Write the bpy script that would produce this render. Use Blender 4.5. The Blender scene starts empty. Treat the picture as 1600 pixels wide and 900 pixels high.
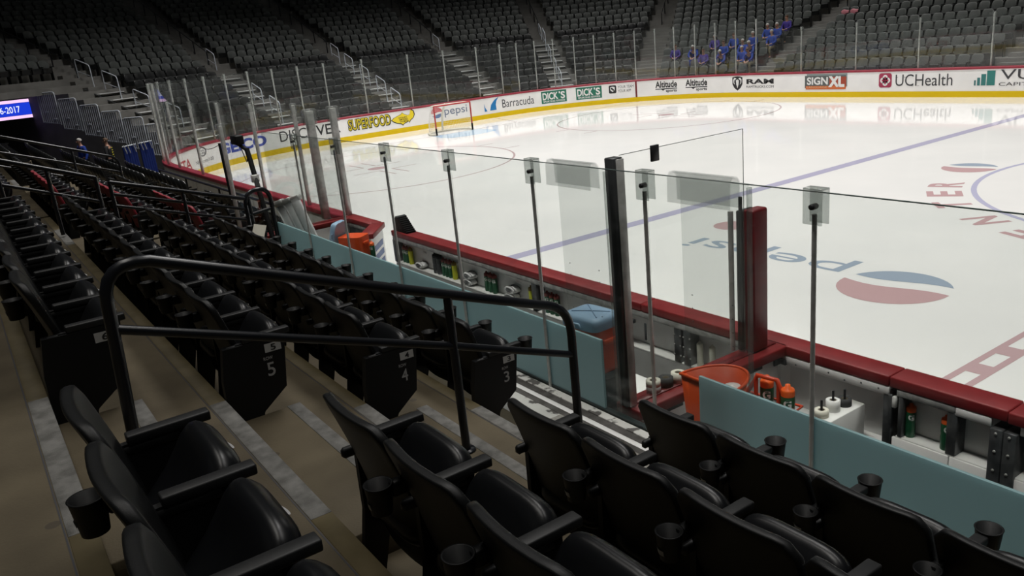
import bpy, bmesh, math, random
from mathutils import Vector, Matrix
random.seed(7)
PI = math.pi
scene = bpy.context.scene
COL = scene.collection

# ------------------------------------------------------------------ camera
cam_d = bpy.data.cameras.new('camera')
cam = bpy.data.objects.new('camera', cam_d); COL.objects.link(cam)
_f = Vector((-0.79872298, 0.52466486, -0.29456472))
_r = Vector((0.57116381, 0.81509349, -0.09692521))
_u = Vector((-0.18924454, 0.2456611, 0.95070349))
CP = Vector((3.7086, -18.1257, 3.688))
cam.matrix_world = Matrix(((_r.x, _u.x, -_f.x, CP.x), (_r.y, _u.y, -_f.y, CP.y), (_r.z, _u.z, -_f.z, CP.z), (0, 0, 0, 1)))
cam_d.sensor_fit = 'HORIZONTAL'; cam_d.sensor_width = 36.0
cam_d.lens = 1260.71 / 1600 * 36.0
cam_d.clip_start = 0.05; cam_d.clip_end = 300
scene.camera = cam

# ------------------------------------------------------------------ world, lamps, exposure
world = bpy.data.worlds.new('world'); scene.world = world; world.use_nodes = True
world.node_tree.nodes['Background'].inputs[0].default_value = (0.55, 0.6, 0.62, 1)
world.node_tree.nodes['Background'].inputs[1].default_value = 0.02

def area(name, loc, sx, sy, watts, spread, color=(1, 0.97, 0.92), target=None):
    d = bpy.data.lights.new(name, 'AREA'); d.shape = 'RECTANGLE'; d.size = sx; d.size_y = sy
    d.energy = watts; d.spread = math.radians(spread); d.color = color
    o = bpy.data.objects.new(name, d); COL.objects.link(o); o.location = loc
    if target is not None:
        o.rotation_euler = (Vector(target) - Vector(loc)).to_track_quat('-Z', 'Y').to_euler()
    return o
for lx, ly, pw in ((-24.0, -7.0, 1850), (-8.0, -7.0, 1000), (8.0, -7.0, 480), (-24.0, 7.0, 1550), (-8.0, 7.0, 1220), (8.0, 7.0, 1250)):
    area('rink_floodlight', (lx, ly, 24.0), 13, 4, pw, 90, (1.0, 0.975, 0.945))
area('house_light', (-4.0, -19.0, 21.0), 26, 3, 560, 110, (1.0, 0.96, 0.9), (-4, -15.5, 0))
area('bench_fill', (-3.0, -18.5, 18.0), 22, 1.5, 90, 22, (1.0, 0.97, 0.92), (-3.0, -13.0, 0.6))  # added fill lamp that brightens the bench whites, no fixture hangs there
area('house_light', (-30.0, 22.0, 20.0), 10, 6, 350, 140, (1.0, 0.97, 0.93), (-20, 17, 2))

scene.view_settings.view_transform = 'Standard'
scene.view_settings.look = 'None'
scene.view_settings.gamma = 1.0
scene.view_settings.use_curve_mapping = False
scene.view_settings.exposure = 0.0
scene.cycles.transparent_max_bounces = 40
scene.cycles.max_bounces = 8
scene.cycles.sample_clamp_indirect = 6.0
scene.cycles.use_denoising = True

# ------------------------------------------------------------------ materials
def mat(name, col, rough=0.5, metal=0.0, spec=0.5, emit=None, strength=1.0):
    m = bpy.data.materials.new(name); m.use_nodes = True
    b = m.node_tree.nodes['Principled BSDF']
    b.inputs['Base Color'].default_value = (*col, 1); b.inputs['Roughness'].default_value = rough
    b.inputs['Metallic'].default_value = metal; b.inputs['Specular IOR Level'].default_value = spec
    if emit is not None:
        b.inputs['Emission Color'].default_value = (*emit, 1); b.inputs['Emission Strength'].default_value = strength
    return m
def noisy(m, c1, c2, scale=4.0, detail=6.0, rough_to=None, bump=0.0, bscale=60.0, lo=0.35, hi=0.65):
    nt = m.node_tree; b = nt.nodes['Principled BSDF']
    tc = nt.nodes.new('ShaderNodeTexCoord'); n = nt.nodes.new('ShaderNodeTexNoise')
    n.inputs['Scale'].default_value = scale; n.inputs['Detail'].default_value = detail
    nt.links.new(tc.outputs['Object'], n.inputs['Vector'])
    r = nt.nodes.new('ShaderNodeValToRGB'); r.color_ramp.elements[0].position = lo; r.color_ramp.elements[1].position = hi
    r.color_ramp.elements[0].color = (*c1, 1); r.color_ramp.elements[1].color = (*c2, 1)
    nt.links.new(n.outputs['Fac'], r.inputs['Fac']); nt.links.new(r.outputs['Color'], b.inputs['Base Color'])
    if bump:
        n2 = nt.nodes.new('ShaderNodeTexNoise'); n2.inputs['Scale'].default_value = bscale; n2.inputs['Detail'].default_value = 3
        nt.links.new(tc.outputs['Object'], n2.inputs['Vector'])
        bp = nt.nodes.new('ShaderNodeBump'); bp.inputs['Strength'].default_value = bump; bp.inputs['Distance'].default_value = 0.01
        nt.links.new(n2.outputs['Fac'], bp.inputs['Height']); nt.links.new(bp.outputs['Normal'], b.inputs['Normal'])
    return m
def glassy(name, tint, gloss=0.55, rough=0.02, haze=0.0, hazecol=(0.8, 0.85, 0.83)):
    m = bpy.data.materials.new(name); m.use_nodes = True; nt = m.node_tree
    for n in list(nt.nodes):
        if n.type != 'OUTPUT_MATERIAL': nt.nodes.remove(n)
    out = [n for n in nt.nodes if n.type == 'OUTPUT_MATERIAL'][0]
    t = nt.nodes.new('ShaderNodeBsdfTransparent'); t.inputs[0].default_value = (*tint, 1)
    g = nt.nodes.new('ShaderNodeBsdfGlossy'); g.inputs['Roughness'].default_value = rough
    lw = nt.nodes.new('ShaderNodeLayerWeight'); pw = nt.nodes.new('ShaderNodeMath'); pw.operation = 'POWER'; pw.inputs[1].default_value = 5.0
    nt.links.new(lw.outputs['Facing'], pw.inputs[0])
    fr = nt.nodes.new('ShaderNodeMath'); fr.operation = 'MULTIPLY_ADD'; fr.inputs[1].default_value = gloss; fr.inputs[2].default_value = 0.03
    nt.links.new(pw.outputs[0], fr.inputs[0])
    mx = nt.nodes.new('ShaderNodeMixShader')
    nt.links.new(fr.outputs[0], mx.inputs[0]); nt.links.new(t.outputs[0], mx.inputs[1]); nt.links.new(g.outputs[0], mx.inputs[2])
    last = mx
    if haze:
        d = nt.nodes.new('ShaderNodeBsdfDiffuse'); d.inputs[0].default_value = (*hazecol, 1)
        m2 = nt.nodes.new('ShaderNodeMixShader'); m2.inputs[0].default_value = haze
        nt.links.new(mx.outputs[0], m2.inputs[1]); nt.links.new(d.outputs[0], m2.inputs[2]); last = m2
    nt.links.new(last.outputs[0], out.inputs['Surface'])
    return m

MT = {}
MT['ice'] = noisy(mat('ice', (0.86, 0.86, 0.84), 0.06, spec=0.5), (0.83, 0.83, 0.815), (0.875, 0.87, 0.85), 0.5, 5)
MT['ice_blue'] = mat('ice_blue_line', (0.47, 0.455, 0.60), 0.065)
MT['ice_red'] = mat('ice_red_paint', (0.56, 0.39, 0.405), 0.065)
MT['ice_redline'] = mat('ice_red_hairline', (0.53, 0.41, 0.41), 0.065)
MT['ice_crease'] = mat('ice_crease', (0.50, 0.66, 0.80), 0.065)
MT['ice_logo_blue'] = mat('ice_logo_blue', (0.35, 0.42, 0.51), 0.065)
MT['ice_logo_red'] = mat('ice_logo_red', (0.57, 0.38, 0.39), 0.065)
MT['ice_circle'] = mat('ice_centre_circle', (0.50, 0.50, 0.66), 0.065)
MT['board'] = noisy(mat('board_white', (0.87, 0.86, 0.85), 0.28), (0.84, 0.83, 0.82), (0.89, 0.88, 0.87), 1.5)
MT['board_back'] = noisy(mat('board_back_white', (0.7, 0.7, 0.68), 0.4), (0.62, 0.62, 0.60), (0.74, 0.74, 0.72), 3)
MT['yellow'] = mat('kick_yellow', (0.72, 0.50, 0.003), 0.35, spec=0.3)
MT['red'] = noisy(mat('cap_red', (0.20, 0.016, 0.018), 0.45, spec=0.35), (0.175, 0.014, 0.016), (0.225, 0.019, 0.021), 5)
MT['redfar'] = noisy(mat('cap_crimson', (0.28, 0.02, 0.04), 0.4), (0.25, 0.018, 0.035), (0.31, 0.024, 0.046), 5)
MT['darkred'] = noisy(mat('pad_darkred', (0.16, 0.012, 0.016), 0.4), (0.12, 0.01, 0.013), (0.2, 0.016, 0.02), 6)
MT['goalred'] = mat('goal_red', (0.42, 0.03, 0.03), 0.35)
MT['black'] = mat('black_plastic', (0.005, 0.0055, 0.006), 0.5, spec=0.3)
MT['seat'] = noisy(mat('seat_plastic', (0.005, 0.0055, 0.006), 0.45, spec=0.3), (0.0042, 0.0047, 0.005), (0.006, 0.0066, 0.007), 30, bump=0.08, bscale=350)
MT['vinyl'] = mat('seat_vinyl', (0.005, 0.0055, 0.0065), 0.33, spec=0.4)
MT['seatred'] = mat('seat_red_cover', (0.24, 0.016, 0.028), 0.6)
MT['arm'] = noisy(mat('arm_plastic', (0.012, 0.0125, 0.013), 0.5, spec=0.4), (0.010, 0.0105, 0.011), (0.014, 0.0145, 0.015), 60)
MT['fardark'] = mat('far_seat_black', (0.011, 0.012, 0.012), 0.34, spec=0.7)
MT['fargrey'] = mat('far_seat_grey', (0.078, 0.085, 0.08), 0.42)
MT['rail'] = mat('rail_black_paint', (0.010, 0.011, 0.014), 0.28)
MT['steel'] = noisy(mat('steel', (0.55, 0.55, 0.53), 0.35, 0.3), (0.42, 0.42, 0.40), (0.60, 0.60, 0.58), 12)
MT['alu'] = noisy(mat('aluminium', (0.62, 0.63, 0.63), 0.45, 0.1), (0.55, 0.56, 0.56), (0.68, 0.69, 0.69), 9)
MT['darksteel'] = noisy(mat('dark_steel', (0.09, 0.095, 0.1), 0.4, 0.6), (0.06, 0.065, 0.07), (0.14, 0.145, 0.15), 8)
MT['postdark'] = noisy(mat('post_dark', (0.05, 0.052, 0.055), 0.4, 0.4), (0.04, 0.042, 0.045), (0.075, 0.078, 0.08), 6)
MT['concrete'] = noisy(mat('concrete', (0.094, 0.074, 0.041), 0.75), (0.070, 0.054, 0.029), (0.114, 0.091, 0.053), 2.2, 9, bump=0.15, bscale=90)
MT['concrete_far'] = noisy(mat('concrete_far', (0.20, 0.195, 0.18), 0.8), (0.165, 0.16, 0.148), (0.225, 0.22, 0.205), 1.2)
MT['nosing'] = noisy(mat('nosing_tan', (0.10, 0.078, 0.034), 0.7), (0.08, 0.062, 0.025), (0.12, 0.095, 0.045), 5, 8)
MT['tape'] = noisy(mat('grip_tape_grey', (0.16, 0.157, 0.145), 0.85), (0.10, 0.098, 0.09), (0.19, 0.187, 0.175), 14, 9, bump=0.2, bscale=200)
MT['worn'] = noisy(mat('worn_white_paint', (0.5, 0.5, 0.47), 0.7), (0.09, 0.085, 0.08), (0.60, 0.60, 0.57), 9, 10, lo=0.40, hi=0.46)
MT['darkstrip'] = noisy(mat('dark_grip_strip', (0.07, 0.065, 0.06), 0.8), (0.05, 0.046, 0.042), (0.10, 0.095, 0.09), 12, 8)
MT['plate'] = noisy(mat('chequer_plate', (0.38, 0.36, 0.33), 0.55, 0.3), (0.30, 0.28, 0.25), (0.46, 0.44, 0.41), 40, 4, bump=0.5, bscale=70)
MT['teal'] = noisy(mat('frosted_teal_film', (0.46, 0.66, 0.69), 0.45), (0.43, 0.63, 0.66), (0.49, 0.69, 0.72), 0.8, 3)
MT['glass'] = glassy('glass_clear', (0.935, 0.952, 0.943))
MT['glass_clean'] = glassy('glass_clean', (0.985, 0.99, 0.985), gloss=0.22)
MT['farglass'] = glassy('glass_far', (0.96, 0.97, 0.965), haze=0.012)
MT['plexi'] = glassy('plexi_scuffed', (0.93, 0.94, 0.935), rough=0.08, haze=0.035)
MT['plexi_lip'] = glassy('plexi_folded_lip', (0.87, 0.88, 0.875), rough=0.1, haze=0.09)
MT['clip'] = glassy('clip_plastic', (0.80, 0.82, 0.81), rough=0.15, haze=0.14, hazecol=(0.6, 0.62, 0.6))
MT['gasket'] = mat('glass_edge_gasket', (0.02, 0.03, 0.03), 0.4)
MT['glassedge'] = mat('glass_polished_edge', (0.07, 0.10, 0.09), 0.3)
MT['white'] = mat('white_plastic', (0.78, 0.78, 0.76), 0.4)
MT['cream'] = mat('white_tape', (0.72, 0.70, 0.60), 0.6)
MT['orange'] = mat('orange_plastic', (0.75, 0.085, 0.015), 0.38)
MT['carrier'] = mat('carrier_red_orange', (0.52, 0.05, 0.015), 0.4)
MT['orange2'] = mat('bottle_cap_orange', (0.85, 0.13, 0.02), 0.4)
MT['green'] = mat('bottle_green', (0.012, 0.095, 0.04), 0.3)
MT['yelbottle'] = mat('bottle_yellow', (0.55, 0.58, 0.03), 0.35)
MT['redcap'] = mat('bottle_cap_red', (0.20, 0.03, 0.025), 0.45)
MT['bluelid'] = mat('cooler_lid_blue', (0.30, 0.45, 0.62), 0.42)
MT['towel'] = noisy(mat('towel_white', (0.78, 0.78, 0.78), 0.9), (0.7, 0.7, 0.7), (0.82, 0.82, 0.82), 60, bump=0.3, bscale=300)
MT['inkblack'] = mat('print_black', (0.015, 0.015, 0.017), 0.5)
MT['inkgrey'] = mat('print_grey', (0.05, 0.05, 0.055), 0.5)
MT['inkmid'] = mat('print_light_grey', (0.38, 0.38, 0.38), 0.5)
MT['tagwhite'] = mat('number_tag', (0.42, 0.42, 0.42), 0.6, spec=0.1)
MT['inkwhite'] = mat('print_white', (0.8, 0.8, 0.79), 0.5)
MT['rubber'] = noisy(mat('rubber_floor', (0.03, 0.031, 0.032), 0.8), (0.022, 0.023, 0.024), (0.04, 0.041, 0.043), 9)
MT['benchgrey'] = noisy(mat('bench_grey_panel', (0.48, 0.48, 0.47), 0.5), (0.43, 0.43, 0.42), (0.52, 0.52, 0.51), 4)
MT['stripgrey'] = noisy(mat('strip_scuffed', (0.38, 0.38, 0.37), 0.45, 0.3), (0.25, 0.25, 0.245), (0.45, 0.45, 0.44), 14, 8)
MT['cubby'] = noisy(mat('cubby_back', (0.74, 0.74, 0.73), 0.5), (0.68, 0.68, 0.67), (0.78, 0.78, 0.77), 3)
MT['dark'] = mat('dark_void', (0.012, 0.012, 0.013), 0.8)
MT['skin'] = mat('skin', (0.50, 0.27, 0.19), 0.5)
MT['jacket'] = mat('jacket_blue', (0.012, 0.05, 0.33), 0.75)
MT['jacket2'] = mat('jacket_purple', (0.05, 0.03, 0.24), 0.75)
MT['khaki'] = mat('trousers_khaki', (0.16, 0.13, 0.075), 0.8)
MT['darkcloth'] = mat('trousers_black', (0.012, 0.012, 0.014), 0.8)
MT['greyhair'] = mat('hair_white', (0.55, 0.53, 0.50), 0.7)
MT['brownhair'] = mat('hair_brown', (0.10, 0.055, 0.03), 0.6)
MT['shoe'] = mat('shoe_black', (0.01, 0.01, 0.01), 0.5)
MT['tarp'] = mat('tarp_blue', (0.008, 0.025, 0.17), 0.6)
MT['strap'] = mat('strap_white', (0.6, 0.6, 0.6), 0.6)
MT['galv'] = mat('galvanised', (0.62, 0.66, 0.72), 0.45)
MT['tread'] = mat('tread_aluminium', (0.80, 0.81, 0.80), 0.45)
MT['netcord'] = mat('net_cord', (0.75, 0.74, 0.70), 0.7)
def translucent(m, fac, col):
    nt = m.node_tree; b = nt.nodes['Principled BSDF']; out = [n for n in nt.nodes if n.type == 'OUTPUT_MATERIAL'][0]
    t = nt.nodes.new('ShaderNodeBsdfTranslucent'); t.inputs[0].default_value = (*col, 1); mx = nt.nodes.new('ShaderNodeMixShader'); mx.inputs[0].default_value = fac
    nt.links.new(b.outputs[0], mx.inputs[1]); nt.links.new(t.outputs[0], mx.inputs[2]); nt.links.new(mx.outputs[0], out.inputs['Surface'])
def gum_spots(m, scale=3.2, size=0.055):
    nt = m.node_tree; b = nt.nodes['Principled BSDF']; src = b.inputs['Base Color'].links[0].from_socket
    tc = nt.nodes.new('ShaderNodeTexCoord'); vo = nt.nodes.new('ShaderNodeTexVoronoi'); vo.inputs['Scale'].default_value = scale; vo.inputs['Randomness'].default_value = 1.0
    nt.links.new(tc.outputs['Object'], vo.inputs['Vector'])
    lt = nt.nodes.new('ShaderNodeMath'); lt.operation = 'LESS_THAN'; lt.inputs[1].default_value = size * 1.5; nt.links.new(vo.outputs['Distance'], lt.inputs[0])
    ml = nt.nodes.new('ShaderNodeMath'); ml.operation = 'MULTIPLY'; ml.inputs[1].default_value = 0.6; nt.links.new(lt.outputs[0], ml.inputs[0])
    mx = nt.nodes.new('ShaderNodeMixRGB'); mx.inputs[2].default_value = (0.03, 0.024, 0.018, 1)
    nt.links.new(ml.outputs[0], mx.inputs[0]); nt.links.new(src, mx.inputs[1]); nt.links.new(mx.outputs[0], b.inputs['Base Color'])
gum_spots(MT['concrete'])
translucent(MT['teal'], 0.5, (0.52, 0.70, 0.73))
def ink(r, g, b):
    k = 'ink_%d_%d_%d' % (int(r * 255), int(g * 255), int(b * 255))
    if k not in MT: MT[k] = mat(k, (r, g, b), 0.5)
    return MT[k]

# ------------------------------------------------------------------ mesh collector
class MB:
    def __init__(s): s.v = []; s.f = []; s.smooth = []
    def add(s, vs, fs, smooth=False):
        o = len(s.v); s.v += [tuple(p) for p in vs]
        for f in fs: s.f.append(tuple(i + o for i in f)); s.smooth.append(smooth)
        return s
    def box(s, x0, x1, y0, y1, z0, z1, M=None):
        vs = [(x, y, z) for z in (z0, z1) for y in (y0, y1) for x in (x0, x1)]
        if M is not None: vs = [M @ Vector(p) for p in vs]
        return s.add(vs, [(0, 2, 3, 1), (4, 5, 7, 6), (0, 1, 5, 4), (2, 6, 7, 3), (0, 4, 6, 2), (1, 3, 7, 5)])
    def bbox(s, x0, x1, y0, y1, z0, z1, b=0.01, seg=2, M=None):
        bm = bmesh.new(); bmesh.ops.create_cube(bm, size=1)
        for v in bm.verts:
            v.co = Vector(((x0 + x1) / 2 + v.co.x * (x1 - x0), (y0 + y1) / 2 + v.co.y * (y1 - y0), (z0 + z1) / 2 + v.co.z * (z1 - z0)))
        bmesh.ops.bevel(bm, geom=list(bm.edges), offset=b, segments=seg, profile=0.5, affect='EDGES')
        return s.frombm(bm, M, True)
    def frombm(s, bm, M=None, smooth=True):
        bm.verts.index_update()
        vs = [(M @ v.co) if M is not None else v.co.copy() for v in bm.verts]
        s.add(vs, [[v.index for v in f.verts] for f in bm.faces], smooth); bm.free(); return s
    def tube(s, path, r, n=10, closed=False, caps=True):
        P = [Vector(p) for p in path]; N = len(P); rings = []; up = None
        for i in range(N):
            if closed: t = (P[(i + 1) % N] - P[i - 1]).normalized()
            elif i == 0: t = (P[1] - P[0]).normalized()
            elif i == N - 1: t = (P[-1] - P[-2]).normalized()
            else: t = ((P[i + 1] - P[i]).normalized() + (P[i] - P[i - 1]).normalized()).normalized()
            if up is None:
                up = Vector((0, 0, 1)) if abs(t.z) < 0.9 else Vector((1, 0, 0))
            a = t.cross(up).normalized(); b = a.cross(t).normalized(); up = b
            rr = r[i] if isinstance(r, (list, tuple)) else r
            rings.append([P[i] + a * (rr * math.cos(2 * PI * k / n)) + b * (rr * math.sin(2 * PI * k / n)) for k in range(n)])
        vs = [p for ring in rings for p in ring]; fs = []
        for i in range(N if closed else N - 1):
            j = (i + 1) % N
            for k in range(n): fs.append((i * n + k, i * n + (k + 1) % n, j * n + (k + 1) % n, j * n + k))
        s.add(vs, fs, True)
        if caps and not closed:
            s.add(rings[0], [tuple(range(n))[::-1]]); s.add(rings[-1], [tuple(range(n))])
        return s
    def lathe(s, prof, c=(0, 0, 0), n=20, a0=0.0, a1=2 * PI, M=None):
        full = abs(a1 - a0 - 2 * PI) < 1e-6; m = n if full else n + 1
        vs = []
        for r, z in prof:
            for k in range(m):
                a = a0 + (a1 - a0) * k / n
                p = Vector((c[0] + r * math.cos(a), c[1] + r * math.sin(a), c[2] + z))
                vs.append(M @ p if M is not None else p)
        fs = []
        for i in range(len(prof) - 1):
            for k in range(n if full else n):
                k2 = (k + 1) % m
                fs.append((i * m + k, i * m + k2, (i + 1) * m + k2, (i + 1) * m + k))
        return s.add(vs, fs, True)
    def grid(s, rows, smooth=True, closed_u=False):
        R = len(rows); Cn = len(rows[0]); vs = [p for r in rows for p in r]; fs = []
        for i in range(R - 1):
            for j in range(Cn if closed_u else Cn - 1):
                k = (j + 1) % Cn
                fs.append((i * Cn + j, i * Cn + k, (i + 1) * Cn + k, (i + 1) * Cn + j))
        return s.add(vs, fs, smooth)
    def prism(s, poly, fn, smooth=False):
        """poly: 2D points; fn(u,v,w) -> 3D for w in 0..1"""
        n = len(poly)
        vs = [fn(u, v, 0) for u, v in poly] + [fn(u, v, 1) for u, v in poly]
        fs = [tuple(range(n))[::-1], tuple(range(n, 2 * n))] + [(i, (i + 1) % n, n + (i + 1) % n, n + i) for i in range(n)]
        return s.add(vs, fs, smooth)
    def mesh(s, name, m):
        me = bpy.data.meshes.new(name); me.from_pydata([tuple(p) for p in s.v], [], s.f)
        me.polygons.foreach_set('use_smooth', s.smooth)
        if m is not None: me.materials.append(m)
        me.update(); return me
    def build(s, name, m, parent=None, loc=None, rz=0.0):
        o = bpy.data.objects.new(name, s.mesh(name, m)); COL.objects.link(o)
        if parent is not None: o.parent = parent
        if loc is not None: o.location = loc
        if rz: o.rotation_euler = (0, 0, rz)
        return o
def fixn(o):
    bm = bmesh.new(); bm.from_mesh(o.data); bmesh.ops.recalc_face_normals(bm, faces=bm.faces); bm.to_mesh(o.data); bm.free(); return o
def tag(o, label=None, cat=None, group=None, kind=None):
    if label: o['label'] = label
    if cat: o['category'] = cat
    if group: o['group'] = group
    if kind: o['kind'] = kind
    return o
def empty(name, loc=(0, 0, 0), rz=0.0, label=None, cat=None, group=None):
    o = bpy.data.objects.new(name, None); COL.objects.link(o); o.location = loc; o.rotation_euler = (0, 0, rz)
    return tag(o, label, cat, group)
def copy_tree(o, parent=None):
    c = o.copy(); COL.objects.link(c); c.parent = parent
    for ch in list(o.children): copy_tree(ch, c)
    return c
def struct(o): o['kind'] = 'structure'; return o
ORD = 'first second third fourth fifth sixth seventh eighth ninth tenth eleventh twelfth thirteenth fourteenth fifteenth sixteenth seventeenth eighteenth nineteenth twentieth twenty-first twenty-second twenty-third twenty-fourth twenty-fifth twenty-sixth twenty-seventh twenty-eighth twenty-ninth thirtieth'.split()
ORD += ['thirty-' + w for w in ORD[:9]] + ['fortieth'] + ['forty-' + w for w in ORD[:9]]

# ------------------------------------------------------------------ rink outline
HX, HY, RC = 30.48, 12.75, 8.53
KX, KY = HX - RC, HY - RC
L1 = KX; L2 = L1 + PI / 2 * RC; L3 = L2 + 2 * KY; L4 = L3 + PI / 2 * RC
def ring(s, d=0.0):
    """point at perimeter length s (0 = middle of the far side, growing towards the goal end and round to the near side), d outwards"""
    if s < L1: return Vector((-s, HY + d))
    if s < L2: t = (s - L1) / RC; return Vector((-KX - (RC + d) * math.sin(t), KY + (RC + d) * math.cos(t)))
    if s < L3: return Vector((-HX - d, KY - (s - L2)))
    if s < L4: t = (s - L3) / RC; return Vector((-KX - (RC + d) * math.cos(t), -KY - (RC + d) * math.sin(t)))
    return Vector((-KX + (s - L4), -HY - d))
def ringn(s): return (ring(s, 1.0) - ring(s, 0.0)).normalized()
def ringrz(s):
    n = ringn(s); return math.atan2(-n.y, -n.x) - PI / 2
def ssteps(s0, s1, step=0.5):
    n = max(1, int(math.ceil((s1 - s0) / step)));
    if s1 <= L1 or s0 >= L4: n = 1
    return [s0 + (s1 - s0) * i / n for i in range(n + 1)]
def sweep(mb, ss, prof, closed=True, caps=True):
    """sweep a (d,z) profile along the rink outline"""
    rows = []
    for s in ss:
        rows.append([Vector((*ring(s, d), z)) for d, z in prof])
    mb.grid(rows, False, closed)
    if closed and caps:
        n = len(prof)
        mb.add(rows[0], [tuple(range(n))]); mb.add(rows[-1], [tuple(range(n))[::-1]])
    return mb
def rect(d0, d1, z0, z1): return [(d0, z0), (d1, z0), (d1, z1), (d0, z1)]
SG = [0.0, L1] + [L1 + (L2 - L1) * i / 20 for i in range(1, 20)] + [L2, L3] + [L3 + (L4 - L3) * i / 20 for i in range(1, 20)] + [L4]
def srange(s0, s1): return [s0] + [s for s in SG if s0 + 1e-4 < s < s1 - 1e-4] + [s1]
SEND = L4 + (KX - 9.2)          # near side: x = -9.2

# ------------------------------------------------------------------ text
_tc = {}
def text_geo(body, bold=0.0, spacing=1.0):
    k = (body, bold, spacing)
    if k in _tc: return _tc[k]
    cu = bpy.data.curves.new('lettering', 'FONT'); cu.body = body; cu.offset = bold; cu.space_character = spacing; cu.resolution_u = 4
    ob = bpy.data.objects.new('lettering', cu); COL.objects.link(ob)
    dg = bpy.context.evaluated_depsgraph_get(); dg.update()
    me = bpy.data.meshes.new_from_object(ob.evaluated_get(dg))
    vs = [(v.co.x, v.co.y) for v in me.vertices]; fs = [tuple(p.vertices) for p in me.polygons]
    bpy.data.objects.remove(ob); bpy.data.curves.remove(cu); bpy.data.meshes.remove(me)
    x0 = min(v[0] for v in vs); x1 = max(v[0] for v in vs); y0 = min(v[1] for v in vs); y1 = max(v[1] for v in vs)
    _tc[k] = ([((x - x0) / (x1 - x0), (y - y0) / (y1 - y0)) for x, y in vs], fs, (x1 - x0) / (y1 - y0))
    return _tc[k]
def flat(poly, mb, fn):
    """filled polygon, triangulated through bmesh, mapped by fn(u,v)"""
    bm = bmesh.new(); vv = [bm.verts.new((u, v, 0)) for u, v in poly]; bm.faces.new(vv)
    bmesh.ops.triangulate(bm, faces=bm.faces); bm.verts.index_update()
    mb.add([fn(v.co.x, v.co.y) for v in bm.verts], [[v.index for v in f.verts] for f in bm.faces]); bm.free()
def on_board(s0, s1, z0, z1, off=0.008):
    """u 0..1 runs from s0 (picture-left, larger s) to s1; v 0..1 from z0 to z1"""
    def fn(u, v):
        p = ring(s0 + (s1 - s0) * u, -off); return Vector((p.x, p.y, z0 + (z1 - z0) * v))
    return fn
def text_on(fn, body, m, name='lettering', parent=None, bold=0.0, shear=0.0):
    vs, fs, _ = text_geo(body, bold)
    mb = MB(); mb.add([fn(u + shear * v, v) for u, v in vs], fs); return mb.build(name, m, parent)
def circ_poly(cx, cy, rx, ry, n=28, a0=0, a1=2 * PI): return [(cx + rx * math.cos(a0 + (a1 - a0) * i / n), cy + ry * math.sin(a0 + (a1 - a0) * i / n)) for i in range(n if abs(a1 - a0 - 2 * PI) < 1e-6 else n + 1)]
def shape_on(fn, polys, m, name, parent=None):
    mb = MB()
    for p in polys: flat(p, mb, fn)
    return mb.build(name, m, parent)
def rectpoly(u0, u1, v0, v1, n=6):
    return [(u0 + (u1 - u0) * i / n, v0) for i in range(n + 1)] + [(u1 - (u1 - u0) * i / n, v1) for i in range(n + 1)]
def strips(fn, u0, u1, v0, v1, m, name, parent=None, n=8):
    mb = MB(); mb.grid([[fn(u0 + (u1 - u0) * i / n, v0) for i in range(n + 1)], [fn(u0 + (u1 - u0) * i / n, v1) for i in range(n + 1)]], False)
    return mb.build(name, m, parent)

# ================================================================== ICE AND MARKINGS
mb = MB()
out = [ring(s, 0.05) for s in srange(0, L4)] + [Vector((6.5, -HY)), Vector((6.5, HY + 0.05))]
mb.prism([(p.x, p.y) for p in out], lambda u, v, w: Vector((u, v, -0.08 + 0.08 * w)))
ice = struct(fixn(mb.build('floor_ice', MT['ice'])))
def on_ice(x, y, ang, z=0.002):
    ca, sa = math.cos(ang), math.sin(ang)
    return lambda u, v: Vector((x + u * ca - v * sa, y + u * sa + v * ca, z))
def icemark(name, polys, m, fn=lambda u, v: Vector((u, v, 0.002)), label=None):
    o = shape_on(fn, polys, m, name, ice)
    if label: o['label'] = label
    return o
def annulus(cx, cy, r, w, n=96):
    return [[(cx + (r - w / 2) * math.cos(a), cy + (r - w / 2) * math.sin(a)), (cx + (r + w / 2) * math.cos(a), cy + (r + w / 2) * math.sin(a)),
             (cx + (r + w / 2) * math.cos(b), cy + (r + w / 2) * math.sin(b)), (cx + (r - w / 2) * math.cos(b), cy + (r - w / 2) * math.sin(b))]
            for a, b in [(2 * PI * i / n, 2 * PI * (i + 1) / n) for i in range(n)]]
def rpoly(x0, x1, y0, y1): return [(x0, y0), (x1, y0), (x1, y1), (x0, y1)]
icemark('blue_line', [rpoly(-7.92, -7.62, -12.7, 12.7)], MT['ice_blue'])
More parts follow.
